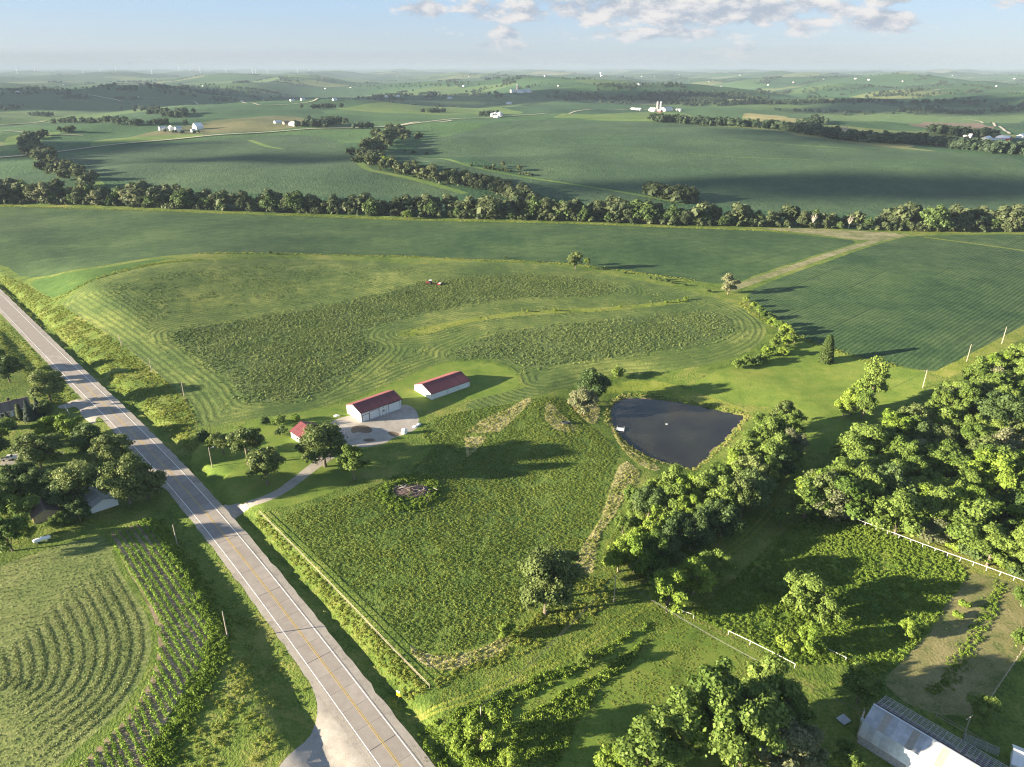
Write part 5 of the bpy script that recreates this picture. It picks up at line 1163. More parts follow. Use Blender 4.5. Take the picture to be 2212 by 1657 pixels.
# ------------------------------------------------------------------ buildings
def roof_panel(slope, w=0.9, rib=0.06):
    mb = MB(); h = w / 2
    mb.add([(-h, 0, 0), (h, 0, 0), (h, -slope, 0), (-h, -slope, 0), (-h, 0, -0.05), (h, 0, -0.05), (h, -slope, -0.05), (-h, -slope, -0.05)], [(0, 3, 2, 1), (4, 5, 6, 7), (3, 7, 6, 2), (0, 1, 5, 4), (0, 4, 7, 3), (1, 2, 6, 5)])
    mb.box((-h + 0.05, -slope / 2, rib / 2), (rib, slope, rib)); return mb
def gable(name, label, cat, ctr, rz, L, W, eave, rise, wall, roofm, over=0.35, pw=0.9, group=None):
    """gabled building: wall shell, ribbed roof panels on both slopes, ridge cap and eave trim; long axis along local x"""
    t = thing(name, label, cat, ctr, rz, group)
    x, y = L / 2, W / 2; mb = MB()
    mb.add([(-x, -y, -0.6), (x, -y, -0.6), (x, y, -0.6), (-x, y, -0.6), (-x, -y, eave), (x, -y, eave), (x, y, eave), (-x, y, eave), (-x, 0, eave + rise), (x, 0, eave + rise)],
           [(0, 1, 5, 4), (2, 3, 7, 6), (0, 4, 8, 7, 3), (1, 2, 6, 9, 5)])
    mb.build('wall', wall, t)
    ang = math.atan2(rise, y); sl_ = math.hypot(y, rise) + over; n = max(2, round((L + 2 * over) / pw)); w = (L + 2 * over) / n
    rf = MB(); rf.box((0, 0, eave + rise + 0.13), (L + 2 * over, 0.5, 0.05)); roof = rf.build('roof', M['redtrim'] if roofm is M['redroof'] else roofm, t)
    me = roof_panel(sl_, w).mesh('roof_panel', roofm)
    for s in (1, -1):
        for i in range(n):
            q = link('roof_panel', me, None, roof); X = -L / 2 - over + w * (i + 0.5)
            q.location = (X, 0, eave + rise + 0.09); q.rotation_euler = (ang, 0, 0) if s == 1 else (ang, 0, math.pi)
            if s == -1: q.location.x = X
    for s in (1, -1):
        e = MB(); yy = s * (y + over * math.cos(ang) + 0.02); e.box((0, yy, eave - over * math.sin(ang) - 0.03), (L + 2 * over + 0.02, 0.05, 0.2)); e.build('eave_trim', M['redtrim'] if roofm is M['redroof'] else M['white'], t)
    return t
def wall_item(t, name, mat, fx, fz, w, h, side, L, W, dep=0.06, frame=None, fw=0.14):
    """flat item on a wall: side -1 front (-y), +1 back, 'l' gable at -x, 'r' gable at +x; returns the part"""
    mb = MB()
    if side in (-1, 1): c = (fx, side * (W / 2 + dep / 2 + 0.003), fz); sz = (w, dep, h)
    else: s = -1 if side == 'l' else 1; c = (s * (L / 2 + dep / 2 + 0.003), fx, fz); sz = (dep, w, h)
    mb.box(c, sz); o = mb.build(name, mat, t)
    if frame:
        fb = MB(); d2 = dep + 0.05
        for dx, dz, ww, hh in ((-(w + fw) / 2, 0, fw, h + 2 * fw), ((w + fw) / 2, 0, fw, h + 2 * fw), (0, (h + fw) / 2, w, fw)):
            if side in (-1, 1): fb.box((fx + dx, side * (W / 2 + d2 / 2 + 0.003), fz + dz), (ww, d2, hh))
            else: s = -1 if side == 'l' else 1; fb.box((s * (L / 2 + d2 / 2 + 0.003), fx + dx, fz + dz), (d2, ww, hh))
        fb.build('frame', frame, o)
    return o
def frame_from(qc, rz, L, W):
    """centre of a building from its near left corner (-x, -y) seen at pixel qc"""
    p = at1(*qc); u = Vector((math.cos(rz), math.sin(rz), 0)); v = Vector((-u.y, u.x, 0)); c = p + u * (L / 2) + v * (W / 2); return Vector((c.x, c.y, min(p.z, zat(c.x, c.y)) + 0.02))
# shop with overhead doors
rz = rad(43.5); L, W = 19.5, 10.6
b1 = gable('pole_barn', 'white shop with maroon ribbed roof and overhead doors facing the gravel yard', 'barn', frame_from((781, 912), rz, L, W), rz, L, W, 4.1, 1.9, M['white'], M['redroof'])
for nm, fx, w, h in (('overhead_door', -7.6, 2.9, 2.7), ('overhead_door', -3.6, 4.3, 3.3), ('overhead_door', 6.1, 5.4, 3.5)):
    d = wall_item(b1, nm, M['white2'], fx, h / 2, w, h, -1, L, W, 0.05, M['seam'])
    ln = MB()
    for k in range(1, 5): ln.box((fx, -(W / 2 + 0.058), h * k / 5), (w, 0.012, 0.035))
    ln.build('panel_joint', M['galv'], d)
dd = wall_item(b1, 'walk_door', M['white2'], 0.9, 1.05, 1.0, 2.1, -1, L, W, 0.05, M['seam'], 0.08)
g_ = MB(); g_.box((0.9, -(W / 2 + 0.062), 1.55), (0.55, 0.02, 0.6)); g_.build('pane', M['glass'], dd)
wall_item(b1, 'wall_light', M['seam'], 0.9, 3.2, 0.35, 0.3, -1, L, W, 0.2)
for xx in (-0.9, 2.2, -9.6, 9.6): wall_item(b1, 'corner_trim', M['seam'], xx, 2.0, 0.09, 4.0, -1, L, W, 0.04)
for yy in (2.2, -2.0): wall_item(b1, 'window', M['glass'], yy, 1.6, 0.75, 0.75, 'l', L, W, 0.04, M['white'], 0.1)
# long machine shed
rz = rad(42); L, W = 20.8, 12.6
b2 = gable('pole_barn', 'white machine shed with maroon roof and sliding doors nearest the hay field', 'barn', frame_from((932.5, 864), rz, L, W), rz, L, W, 2.9, 2.3, M['white'], M['redroof'])
for fx, w in ((-5.8, 5.6), (0.8, 5.0), (6.8, 5.2)):
    wall_item(b2, 'sliding_door', M['white2'], fx, 1.35, w, 2.5, -1, L, W, 0.09)
rl = MB(); rl.box((0, -(W / 2 + 0.07), 2.68), (18, 0.1, 0.12)); rl.build('door_track', M['seam'], b2)
for xx in (-8.7, -2.0, 3.9, 9.5): wall_item(b2, 'corner_trim', M['galv'], xx, 1.35, 0.08, 2.6, -1, L, W, 0.12)
# small garage behind the dark oak
p0, p1 = at1(631, 946), at1(661, 967); rz = math.atan2((p1 - p0).y, (p1 - p0).x); L, W = (p1 - p0).length + 1.0, 9.6
ctr = (p0 + p1) / 2; v = Vector((-math.sin(rz), math.cos(rz), 0)); ctr = ctr + v * (W / 2); ctr.z = zat(ctr.x, ctr.y)
b3 = gable('garage', 'small white garage with red roof half hidden by the dark oak', 'garage', ctr, rz, L, W, 3.0, 2.2, M['white'], M['redroof'])
wall_item(b3, 'overhead_door', M['white2'], 0, 1.3, 4.4, 2.5, 'r', L, W, 0.05, M['seam'])
wall_item(b3, 'window', M['glass'], -1.0, 1.6, 0.9, 0.9, -1, L, W, 0.04, M['white'], 0.1)
# houses under the trees on the left
p = at1(14, 893); rz = rad(40); L, W = 16, 9.5
h1 = gable('ranch_house', 'brown-roofed house between spruces at the upper left of the road', 'house', (p.x, p.y, p.z), rz, L, W, 2.8, 2.1, M['siding'], M['brownroof'], 0.6)
for fx in (-5, -1.5, 4.5): wall_item(h1, 'window', M['glass'], fx, 1.5, 1.5, 1.1, -1, L, W, 0.05, M['white'], 0.1)
wall_item(h1, 'door', M['white2'], 1.6, 1.05, 1.0, 2.1, -1, L, W, 0.06, M['white'], 0.1)
cb = MB(); cb.box((2.0, 1.0, 5.2), (0.9, 0.7, 1.6)); cb.build('chimney', M['darkboards'], h1)
p = at1(212, 1086); rz = rad(-42); L, W = 13, 8
h2 = gable('shed', 'shed with pale grey roof buried under the roadside oaks', 'shed', (p.x, p.y, p.z), rz, L, W, 2.7, 1.5, M['white'], M['galv'], 0.4)
wall_item(h2, 'door', M['white2'], 0, 1.05, 2.4, 2.2, -1, L, W, 0.06, M['seam'])
p = at1(98, 1112); rz = rad(-50); L, W = 9, 7
h3 = gable('cottage', 'tan cottage corner showing below the dark trees near the white tank', 'cottage', (p.x, p.y, p.z), rz, L, W, 2.7, 1.6, M['siding'], M['brownroof'], 0.4)
wall_item(h3, 'window', M['glass'], 0, 1.5, 1.2, 1.0, -1, L, W, 0.05, M['white'], 0.1)
wall_item(h3, 'window', M['glass'], 0, 1.5, 1.2, 1.0, 'l', L, W, 0.05, M['white'], 0.1)

# old barn at the lower right: steel on the near slope, bare rafters and purlins on the far one
def old_barn():
    ZR = 7.2
    a = flat([(1887, 1521)], ZR)[0]; b = flat([(2115, 1657)], ZR)[0]; d = b - a; L = math.hypot(*d) + 10; rz = math.atan2(d[1], d[0])
    u = np.array([math.cos(rz), math.sin(rz)]); c = a + u * L / 2
    t = thing('old_barn', 'old grey barn with patched steel roof and one slope stripped to bare rafters', 'barn', (c[0], c[1], zat(*c)), rz)
    z0 = zat(*c); ZR -= z0; x = L / 2; side = -1                       # the steel slope faces local -y (towards the camera and the trees)
    Y1, Z1 = 4.3, ZR - 1.6; Y2, Z2 = 5.6, 2.4                          # knee and eave of the near side
    n = 22; w = L / n; roof = thing_part(t, 'roof')
    r = random.Random(4)
    for i in range(n):
        X = -x + w * (i + 0.5); sky = i in (2, 6, 10, 14, 18); mt = M['barnroof2'] if sky else M['barnroof']; j = r.uniform(-.03, .03)
        p = MB(); p.add([(X - w / 2, 0, ZR + 0.03 + j), (X + w / 2, 0, ZR + 0.03 + j), (X + w / 2, -Y1, Z1 + j), (X - w / 2, -Y1, Z1 + j), (X - w / 2, 0, ZR - 0.02 + j), (X + w / 2, 0, ZR - 0.02 + j), (X + w / 2, -Y1, Z1 - 0.05 + j), (X - w / 2, -Y1, Z1 - 0.05 + j)], [(0, 3, 2, 1), (4, 5, 6, 7), (3, 7, 6, 2), (0, 1, 5, 4), (0, 4, 7, 3), (1, 2, 6, 5)])
        for k in range(3): p.bar((X - w / 2 + w * (k + 0.5) / 3, -0.05, ZR + 0.045 + j), (X - w / 2 + w * (k + 0.5) / 3, -Y1, Z1 + 0.02 + j), 0.05, 0.04)
        p.build('roof_sheet', mt, roof)
    for i in range(n):
        X = -x + w * (i + 0.5); j = r.uniform(-.03, .03)
        p = MB(); p.add([(X - w / 2, -Y1 - 0.02, Z1 - 0.04 + j), (X + w / 2, -Y1 - 0.02, Z1 - 0.04 + j), (X + w / 2, -Y2, Z2 + j), (X - w / 2, -Y2, Z2 + j), (X - w / 2, -Y1 + .03, Z1 - 0.1 + j), (X + w / 2, -Y1 + .03, Z1 - 0.1 + j), (X + w / 2, -Y2 + .05, Z2 + j), (X - w / 2, -Y2 + .05, Z2 + j)], [(0, 3, 2, 1), (4, 5, 6, 7), (3, 7, 6, 2), (0, 1, 5, 4)])
        p.build('roof_sheet', M['galv'], roof)
    mb = MB(); mb.box((0, -Y2 + 0.3, Z2 / 2 - 0.5), (L - 0.3, 0.12, Z2 + 0.9)); mb.box((0, Y2 - 0.2, 1.4), (L - 0.3, 0.12, 3.8)); mb.build('wall', M['greywood'], t)
    e = MB(); e.add([(-x + .1, -Y2 + .3, -0.6), (-x + .1, Y2 - .2, -0.6), (-x + .1, Y2 - .2, 3.2), (-x + .1, 0, ZR - 0.1), (-x + .1, -Y1, Z1 - .1), (-x + .1, -Y2 + .3, Z2)], [(0, 1, 2, 3, 4, 5)]); e.build('end_wall', M['greywood'], t)
    # upper far side: dark boards just under the ridge
    YB, ZB = 1.2, ZR - 0.45; db = MB()
    for i in range(30):
        X = -x + L * (i + 0.5) / 30
        if r.random() < 0.12: continue
        q = link('roof_board', board_mesh(), M['darkboards'], roof, (X, 0.05, ZR - 0.03)); q.scale = (L / 30 * 0.94, 1.45, 1); q.rotation_euler = (math.atan2(ZB - ZR, YB), 0, 0)
    # rafters and purlins
    Y3, Z3 = 6.6, ZB - 1.9
    for i in range(34):
        X = -x + 0.4 + (L - 0.8) * i / 33; dark = X > x * 0.05
        rb = MB(); rb.bar((X, YB - 0.2, ZB + 0.05), (X + r.uniform(-.06, .06), Y3, Z3), 0.09, 0.16); rb.build('rafter', M['greywood'], t)
    for k in range(8):
        f = k / 7; pb = MB(); yy = YB + (Y3 - YB) * f; zz = ZB + (Z3 - ZB) * f + 0.14
        pb.box((0, yy, zz), (L - 0.4, 0.12, 0.05)); pb.build('purlin', M['greywood'], t)
    fl = MB(); fl.box((0, 2.8, 2.1), (L - 0.6, 5.0, 0.1)); fl.build('loft_floor', M['darkboards'], t)
    # patch of old boards still nailed on the far right part
    for i in range(16):
        X = x * 0.08 + i * (x * 0.9) / 16
        if r.random() < 0.15: continue
        q = link('roof_board', board_mesh(), M['darkboards'], roof, (X + 0.6, YB - 0.1, ZB + 0.0)); q.scale = (x * 0.9 / 16 * 0.8, 4.4, 1); q.rotation_euler = (math.atan2(Z3 - ZB, Y3 - YB), 0, 0)
    rt = MB(); rt.bar((-x, 0, ZR + 0.09), (x, 0, ZR + 0.09), 0.4, 0.06); rt.build('ridge_cap', M['galv'], roof)
    return t
_bm = {}
def board_mesh():
    if 'b' not in _bm: mb = MB(); mb.box((0, 0.5, 0.02), (1, 1, 0.04)); _bm['b'] = mb.mesh('roof_board', M['darkboards'])
    return _bm['b']
def thing_part(t, name):
    o = bpy.data.objects.new(name, None); COL.objects.link(o); o.parent = t; return o
old_barn()
p = at1(2226, 1668); gable('shed', 'white shed corner at the lower right edge of the picture', 'shed', tuple(p), rad(-35), 7, 5, 2.6, 1.2, M['white'], M['white'], 0.3)

# ------------------------------------------------------------------ fences
def rail_fence(q, label, cat, spacing, h, rails, mat, pr=0.06, rr=0.05, post_mat=None, square=False):
    L = resample(at(q)[:, :2], spacing); z = height(L[:, 0], L[:, 1]); o = Vector((L[0][0], L[0][1], z[0]))
    t = thing('rail_fence', label, cat, o)
    pm = MB(); (pm.box((0, 0, h / 2 - 0.15), (pr * 2, pr * 2, h + 0.3)) if square else pm.tube((0, 0, -0.3), (0, 0, h), pr, pr, 7)); me = pm.mesh('post', post_mat or mat)
    V = [Vector((x, y, zz)) - o for (x, y), zz in zip(L, z)]
    for p in V: link('post', me, None, t, p)
    for hh in rails:
        for a, b in zip(V[:-1], V[1:]):
            m = MB(); A, B = a + Vector((0, 0, hh)), b + Vector((0, 0, hh)); B = A.lerp(B, 0.995)
            (m.bar(A, B, rr, rr * 3.2) if square else m.tube(A, B, rr, rr, 6)); m.build('rail', mat, t)
    return t
rail_fence([(1821, 1119), (1900, 1148), (2000, 1186), (2100, 1222), (2212, 1263), (2250, 1278)], 'long white pipe fence between the wood and the weedy pasture', 'fence', 3.1, 1.35, (1.3,), M['white'], 0.06, 0.065)
rail_fence([(1440, 1311), (1475, 1330), (1498, 1336)], 'short white pipe fence piece next to the bright green tree', 'fence', 2.6, 1.3, (1.25,), M['white'], 0.055, 0.055)
rail_fence([(1573, 1371), (1640, 1403), (1716, 1443)], 'white pipe fence piece below the weedy pasture', 'fence', 4.2, 1.3, (1.25,), M['white'], 0.055, 0.055)
rail_fence([(1775, 1404), (1826, 1429)], 'white pipe fence piece ending at the round barn tree', 'fence', 4.0, 1.3, (1.25,), M['white'], 0.055, 0.055)
rail_fence([(561, 1109), (640, 1188), (737, 1288), (830, 1386), (928, 1486)], 'pale weathered board fence along the road side of the meadow', 'fence', 2.5, 1.2, (0.55, 1.05), M['palewood'], 0.06, 0.03, None, True)
rail_fence([(2141, 1508), (2176, 1455), (2225, 1382)], 'pale wooden fence along the right side of the garden plot', 'fence', 2.4, 1.1, (0.5, 1.0), M['palewood'], 0.07, 0.045, None, True)
rail_fence([(14, 1006), (79, 994), (138, 980)], 'white rail fence beside the white vehicle at the homestead', 'fence', 2.6, 1.1, (0.5, 1.0), M['white'], 0.05, 0.04, None, True)
rail_fence([(140, 862 + 18), (147, 890), (150, 896)], 'small white gate post rail by the upper house drive', 'fence', 2.0, 1.1, (0.95,), M['white'], 0.06, 0.05, None, True)
rail_fence([(2021, 1551), (2080, 1584), (2148, 1626)], 'wooden corral rail beside the old barn', 'fence', 4.5, 1.5, (0.7, 1.4), M['wood'], 0.08, 0.05, None, True)
rail_fence([(428, 952), (424, 912), (398, 862), (345, 812), (300, 773), (250, 730), (190, 694), (128, 652)], 'thin wire fence with wooden posts between road bank and hay field', 'fence', 5.0, 1.2, (1.1,), M['wire'], 0.06, 0.012, M['wood'])

# ------------------------------------------------------------------ utility poles and wires
def pole(qb, h, label, arms=1, light=False, lean=0.0, rz=0.6, transformer=False, mat='pole'):
    p = at1(*qb); t = thing('utility_pole', label, 'utility pole', p, rz); t.rotation_euler = (lean, 0, rz)
    mb = MB(); mb.tube((0, 0, -0.5), (0, 0, h), 0.17, 0.11, 8); mb.build('shaft', M[mat], t)
    for k in range(arms):
        m = MB(); m.box((0, 0.14, h - 0.45 - 0.9 * k), (2.2, 0.11, 0.13)); m.build('crossarm', M[mat], t)
        for x in (-1.0, 0.0, 1.0):
            i = MB(); i.lathe([(0.0, 0.0), (0.06, 0.02), (0.05, 0.1), (0.065, 0.14), (0.0, 0.18)], 8, (x, 0.14, h - 0.385 - 0.9 * k)); i.build('insulator', M['galv'], t)
    if not arms:
        i = MB(); i.lathe([(0.0, 0.0), (0.06, 0.02), (0.05, 0.1), (0.065, 0.14), (0.0, 0.18)], 8, (0, 0, h - 0.01)); i.build('insulator', M['galv'], t)
    if light:
        m = MB(); m.tube((0, 0, h - 0.5), (1.5, 0, h - 0.1), 0.05, 0.05, 6); m.build('bracket', M['galv'], t); m = MB(); m.lathe([(0.05, 0.12), (0.2, 0.1), (0.26, -0.12), (0.0, -0.14)], 10, (1.6, 0, h - 0.12)); m.build('lamp_head', M['galv'], t)
    if transformer:
        m = MB(); m.lathe([(0, 0), (0.3, 0.02), (0.3, 0.85), (0.22, 0.95), (0, 0.97)], 12, (-0.45, 0.0, h - 2.4)); m.build('transformer', M['galv'], t)
        m = MB(); m.bar((0.1, 0.1, h - 2.0), (1.1, 0.1, h - 2.7), 0.08, 0.08); m.build('brace', M[mat], t)
    return Vector((p.x, p.y, p.z + h - 0.25))
pole((263, 750), 6.5, 'utility pole on the road bank, uppermost of three by the hay field', 0)
pole((328, 802), 6.5, 'utility pole on the road bank, middle one of three by the hay field', 0)
pole((398, 856), 6.5, 'utility pole on the road bank, lowest of three by the hay field', 0)
pole((459, 1010), 8.0, 'pale yard pole on the lawn right of the road', 0, True)
pole((383, 1176), 7.0, 'utility pole in the weeds between the crop rows and the road, upper one', 0)
pole((492, 1376), 8.0, 'utility pole in the weeds beside the crop rows, lower one', 0)
A0 = pole((1040, 1600), 9.6, 'tall utility pole beside the upright bright tree near the road junction', 0)
A1 = pole((1326, 1300), 8.5, 'utility pole at the farm lane between the lone oak and the pond belt', 0)
A2 = pole((1577, 1096), 8.5, 'pale utility pole with short crossarm at the edge of the pond belt', 1, False, 0.0, 0.1)
A3 = pole((1879, 892), 8.5, 'utility pole with bracket arm at the foot of the tall lawn tree', 1, False, 0.0, 0.2)
A4 = pole((1993, 838), 8.5, 'utility pole on the lawn by the upper corner of the wood', 1, False, 0.0, 0.2)
A5 = pole((2088, 781), 8.5, 'utility pole at the bean field edge, first above the wood', 0)
A6 = pole((2164, 742), 8.5, 'utility pole at the bean field edge, second above the wood', 0)
A7 = pole((1852, 1592), 7.4, 'utility pole with transformer near the old barn', 1, False, 0.0, 0.9, True)
pole((2078, 1600), 7.0, 'pole with crossed braces standing over the corral', 1, False, 0.0, 0.5, False, 'wood')
for k, (qx, qy) in enumerate([(1030, 251), (1130, 247), (1212, 243), (1270, 240), (1325, 238)]): pole((qx, qy), 15, 'distant utility pole on the far hill crest', 1, False, 0, 0.3) if False else None
def cable(a, b, sag, off=0.0):
    a, b = Vector(a), Vector(b); d = (b - a); n = Vector((-d.y, d.x, 0)).normalized() * off; P = [a.lerp(b, k / 16) + n - Vector((0, 0, sag * 4 * (k / 16) * (1 - k / 16))) for k in range(17)]
    mb = MB()
    for p, q in zip(P[:-1], P[1:]): mb.tube(p, q, 0.035, 0.035, 4, False)
    return mb
for a, b, s_, lab in ((A0, A1, 1.6, 'power line from the junction pole to the farm lane pole'), (A1, A2, 1.5, 'power line from the farm lane pole past the pond belt'), (A2, A3, 2.0, 'power line from the pond belt to the tall lawn tree'), (A3, A4, 1.0, 'power line across the lawn to the corner of the wood'), (A4, A5, 1.0, 'power line from the lawn to the bean field edge'), (A5, A6, 0.8, 'power line along the bean field edge'), (A1, A7, 2.0, 'power line from the farm lane pole down to the old barn')):
    mb = cable(a, b, s_); mb2 = cable(a, b, s_ * 1.15, 0.5); mb.add(mb2.v, mb2.f); tag(mb.build('power_line', M['wire']), lab, 'power line')

# ------------------------------------------------------------------ smaller things
def lp_tank():
    p = at1(92, 1170); t = thing('propane_tank', 'long white propane tank lying on the grass at the field corner', 'tank', p, rad(35))
    mb = MB(); mb.lathe([(0.0, -2.3), (0.3, -2.25), (0.52, -2.0), (0.6, -1.7), (0.6, 1.7), (0.52, 2.0), (0.3, 2.25), (0.0, 2.3)], 16, (0, 0, 0.95), 'X'); mb.build('body', M['plastic'], t, smooth_=True)
    for x in (-1.3, 1.3): m = MB(); m.box((x, 0, 0.2), (0.25, 1.0, 0.5)); m.build('leg', M['galv'], t)
    m = MB(); m.lathe([(0.0, 0.0), (0.22, 0.0), (0.22, 0.2), (0.1, 0.28), (0, 0.3)], 12, (0, 0, 1.53)); m.build('valve_hood', M['plastic'], t)
lp_tank()
def poly_tank():
    p = at1(874, 936); t = thing('water_tank', 'round white plastic tank at the lower edge of the gravel yard', 'tank', p)
    mb = MB(); mb.lathe([(0.0, 0.0), (1.05, 0.0), (1.08, 0.3), (1.05, 0.6), (1.08, 0.9), (1.05, 1.2), (1.08, 1.5), (1.0, 1.75), (0.45, 2.0), (0.3, 2.02), (0.3, 2.1), (0, 2.12)], 22); mb.build('body', M['plastic'], t, smooth_=True)
    m = MB(); m.lathe([(0.0, 0.0), (0.34, 0.0), (0.34, 0.08), (0.0, 0.1)], 14, (0, 0, 2.1)); m.build('lid', M['white2'], t)
poly_tank()
for qx, qy, rz, lab in ((897, 922, 0.4, 'white folded tarp lying at the gravel yard edge, left one'), (905, 918, 1.2, 'white folded tarp lying at the gravel yard edge, right one'), (727, 899, 0.2, 'white rounded object beside the shop gable')):
    p = at1(qx, qy); r = random.Random(int(qx)); mb = MB()
    mb.lathe([(0.0, 0.0), (0.95, 0.02), (0.9, 0.35), (0.55, 0.6), (0.0, 0.68)], 9); mb.v = [(x * 1.3 * r.uniform(0.8, 1.15), y * 0.7 * r.uniform(0.8, 1.15), z) for x, y, z in mb.v]
    tag(mb.build('tarp_bundle', M['plastic'], None, p, rz), lab, 'tarp')
def small_car(name, label, q, rz, body, cat='car', pickup=False):
    p = at1(*q); t = thing(name, label, cat, (p.x, p.y, p.z + 0.02), rz); mb = MB()
    prof = [(-2.4, 0.45), (-2.45, 0.95), (-0.9, 1.0), (-0.8, 1.02), (-0.5, 1.72), (0.7, 1.74), (1.25, 1.08), (2.35, 0.95), (2.45, 0.5)] if pickup else [(-2.2, 0.4), (-2.25, 0.95), (-1.7, 1.05), (-1.2, 1.5), (0.5, 1.5), (1.2, 1.02), (2.1, 0.88), (2.25, 0.45)]
    n = len(prof); v = []
    for s in (-1, 1):
        for x, z in prof: v.append((x, s * (0.92 if z < 1.2 else 0.72), z))
    f = [tuple(range(n)), tuple(range(2 * n - 1, n - 1, -1))] + [(i, n + i, n + (i + 1) % n, (i + 1) % n) for i in range(n)]
    mb.add(v, f); mb.build('body', body, t)
    if pickup: m = MB(); m.box((-1.65, 0, 1.0), (1.4, 1.5, 0.08)); m.build('cargo_bed', M['black'], t)
    m = MB(); m.add([(1.22, -.8, 1.13), (1.22, .8, 1.13), (0.74, .66, 1.70), (0.74, -.66, 1.70)] if pickup else [(1.17, -.8, 1.08), (1.17, .8, 1.08), (0.55, .66, 1.5), (0.55, -.66, 1.5)], [(0, 1, 2, 3)]); m.v = [(x + 0.02, y, z + 0.02) for x, y, z in m.v]; m.build('windscreen', M['glass'], t)
    for s in (-1, 1): m = MB(); m.box((0.0, s * 0.84, 1.32), (1.3, 0.06, 0.4)); m.build('side_window', M['glass'], t)
    wm = MB(); wm.lathe([(0.0, -0.11), (0.34, -0.11), (0.36, 0), (0.34, 0.11), (0.0, 0.11)], 12, (0, 0, 0), 'X'); wh = wm.mesh('wheel', M['black'])
    for x in (-1.45, 1.45):
        for y in (-0.86, 0.86): link('wheel', wh, None, t, (x, y, 0.36), math.pi / 2)
    for y in (-0.65, 0.65): m = MB(); m.box((2.42 if pickup else 2.2, y, 0.75), (0.08, 0.3, 0.16)); m.build('headlight', M['plastic'], t)
small_car('pickup_truck', 'white pickup with dark cargo bed parked on the homestead drive', (20, 993), rad(20), M['white'], 'pickup', True)
def wagon():
    p = at1(1962, 1652); t = thing('farm_wagon', 'red farm wagon partly cut by the bottom edge beside the old barn', 'wagon', p, rad(-40))
    m = MB(); m.box((0, 0, 0.95), (5.0, 2.1, 0.15)); m.build('deck', M['darkred'], t)
    for y in (-1.05, 1.05): m = MB(); m.box((0, y, 1.45), (5.0, 0.07, 0.9)); m.build('side_board', M['red'], t)
    for x in (-2.47, 2.47): m = MB(); m.box((x, 0, 1.45), (0.07, 2.02, 0.9)); m.build('end_board', M['red'], t)
    m = MB(); m.box((0.9, 0, 1.95), (3.1, 2.0, 0.08)); m.build('cover', M['red'], t)
    wm = MB(); wm.lathe([(0.0, -0.12), (0.38, -0.12), (0.42, 0), (0.38, 0.12), (0.0, 0.12)], 12, (0, 0, 0), 'X'); wh = wm.mesh('wheel', M['black'])
    for x in (-1.7, 1.7):
        for y in (-0.95, 0.95): link('wheel', wh, None, t, (x, y, 0.42), math.pi / 2)
    m = MB(); m.bar((2.5, 0, 0.7), (4.4, 0, 0.5), 0.12, 0.12); m.build('drawbar', M['darkred'], t)
wagon()
for qx, qy, rz, lab in ((1822, 1556, 0.5, 'grey sheet of metal lying on shaded grass nearer the utility pole'), (1747, 1582, -0.5, 'grey sheet of metal lying on shaded grass nearer the silvery trees')):
    p = at1(qx, qy); mb = MB(); 
    for k in range(7): mb.box((0, -0.9 + 0.3 * k, 0.3 + 0.03 * (k % 2)), (2.4, 0.29, 0.03))
    tag(mb.build('metal_sheet', M['galv'], None, p, rz), lab, 'metal sheet')
def tractor():
    p = at1(927, 614); t = thing('tractor', 'dark red tractor mowing at the edge of the standing alfalfa', 'tractor', p, rad(172))
    m = MB(); m.box((0.9, 0, 1.25), (2.2, 0.9, 0.8)); m.build('hood', M['darkred'], t)
    m = MB(); m.box((-0.9, 0, 1.9), (1.5, 1.5, 1.5)); m.build('cab', M['glass'], t); m = MB(); m.box((-0.9, 0, 2.72), (1.8, 1.75, 0.14)); m.build('cab_roof', M['plastic'], t)
    m = MB(); m.box((0, 0, 0.85), (3.6, 0.6, 0.4)); m.build('chassis', M['black'], t)
    wm = MB(); wm.lathe([(0.0, -0.28), (0.75, -0.26), (0.9, 0), (0.75, 0.26), (0.0, 0.28)], 14, (0, 0, 0), 'X'); wb = wm.mesh('wheel', M['black'])
    wm = MB(); wm.lathe([(0.0, -0.16), (0.45, -0.15), (0.55, 0), (0.45, 0.15), (0.0, 0.16)], 12, (0, 0, 0), 'X'); ws = wm.mesh('wheel', M['black'])
    for y in (-1, 1): link('wheel', wb, None, t, (-1.1, y, 0.9), math.pi / 2); link('wheel', ws, None, t, (1.6, y * 0.8, 0.55), math.pi / 2)
    m = MB(); m.tube((1.0, 0.25, 1.6), (1.0, 0.25, 2.5), 0.06, 0.06, 6); m.build('exhaust', M['black'], t)
    p = at1(949, 615); t = thing('mower', 'red and white mower drawn behind the tractor in the hay field', 'mower', p, rad(172))
    m = MB(); m.box((0, 0, 0.75), (1.8, 3.6, 0.55)); m.build('housing', M['red'], t); m = MB(); m.box((-0.4, 0.3, 1.1), (1.3, 2.4, 0.15)); m.build('cover', M['plastic'], t)
    m = MB(); m.bar((0.9, 0, 0.8), (6.0, 0, 0.7), 0.18, 0.18); m.build('drawbar', M['darkred'], t)
    for y in (-1.5, 1.5): link('wheel', ws, None, t, (-0.6, y, 0.5), math.pi / 2)
tractor()
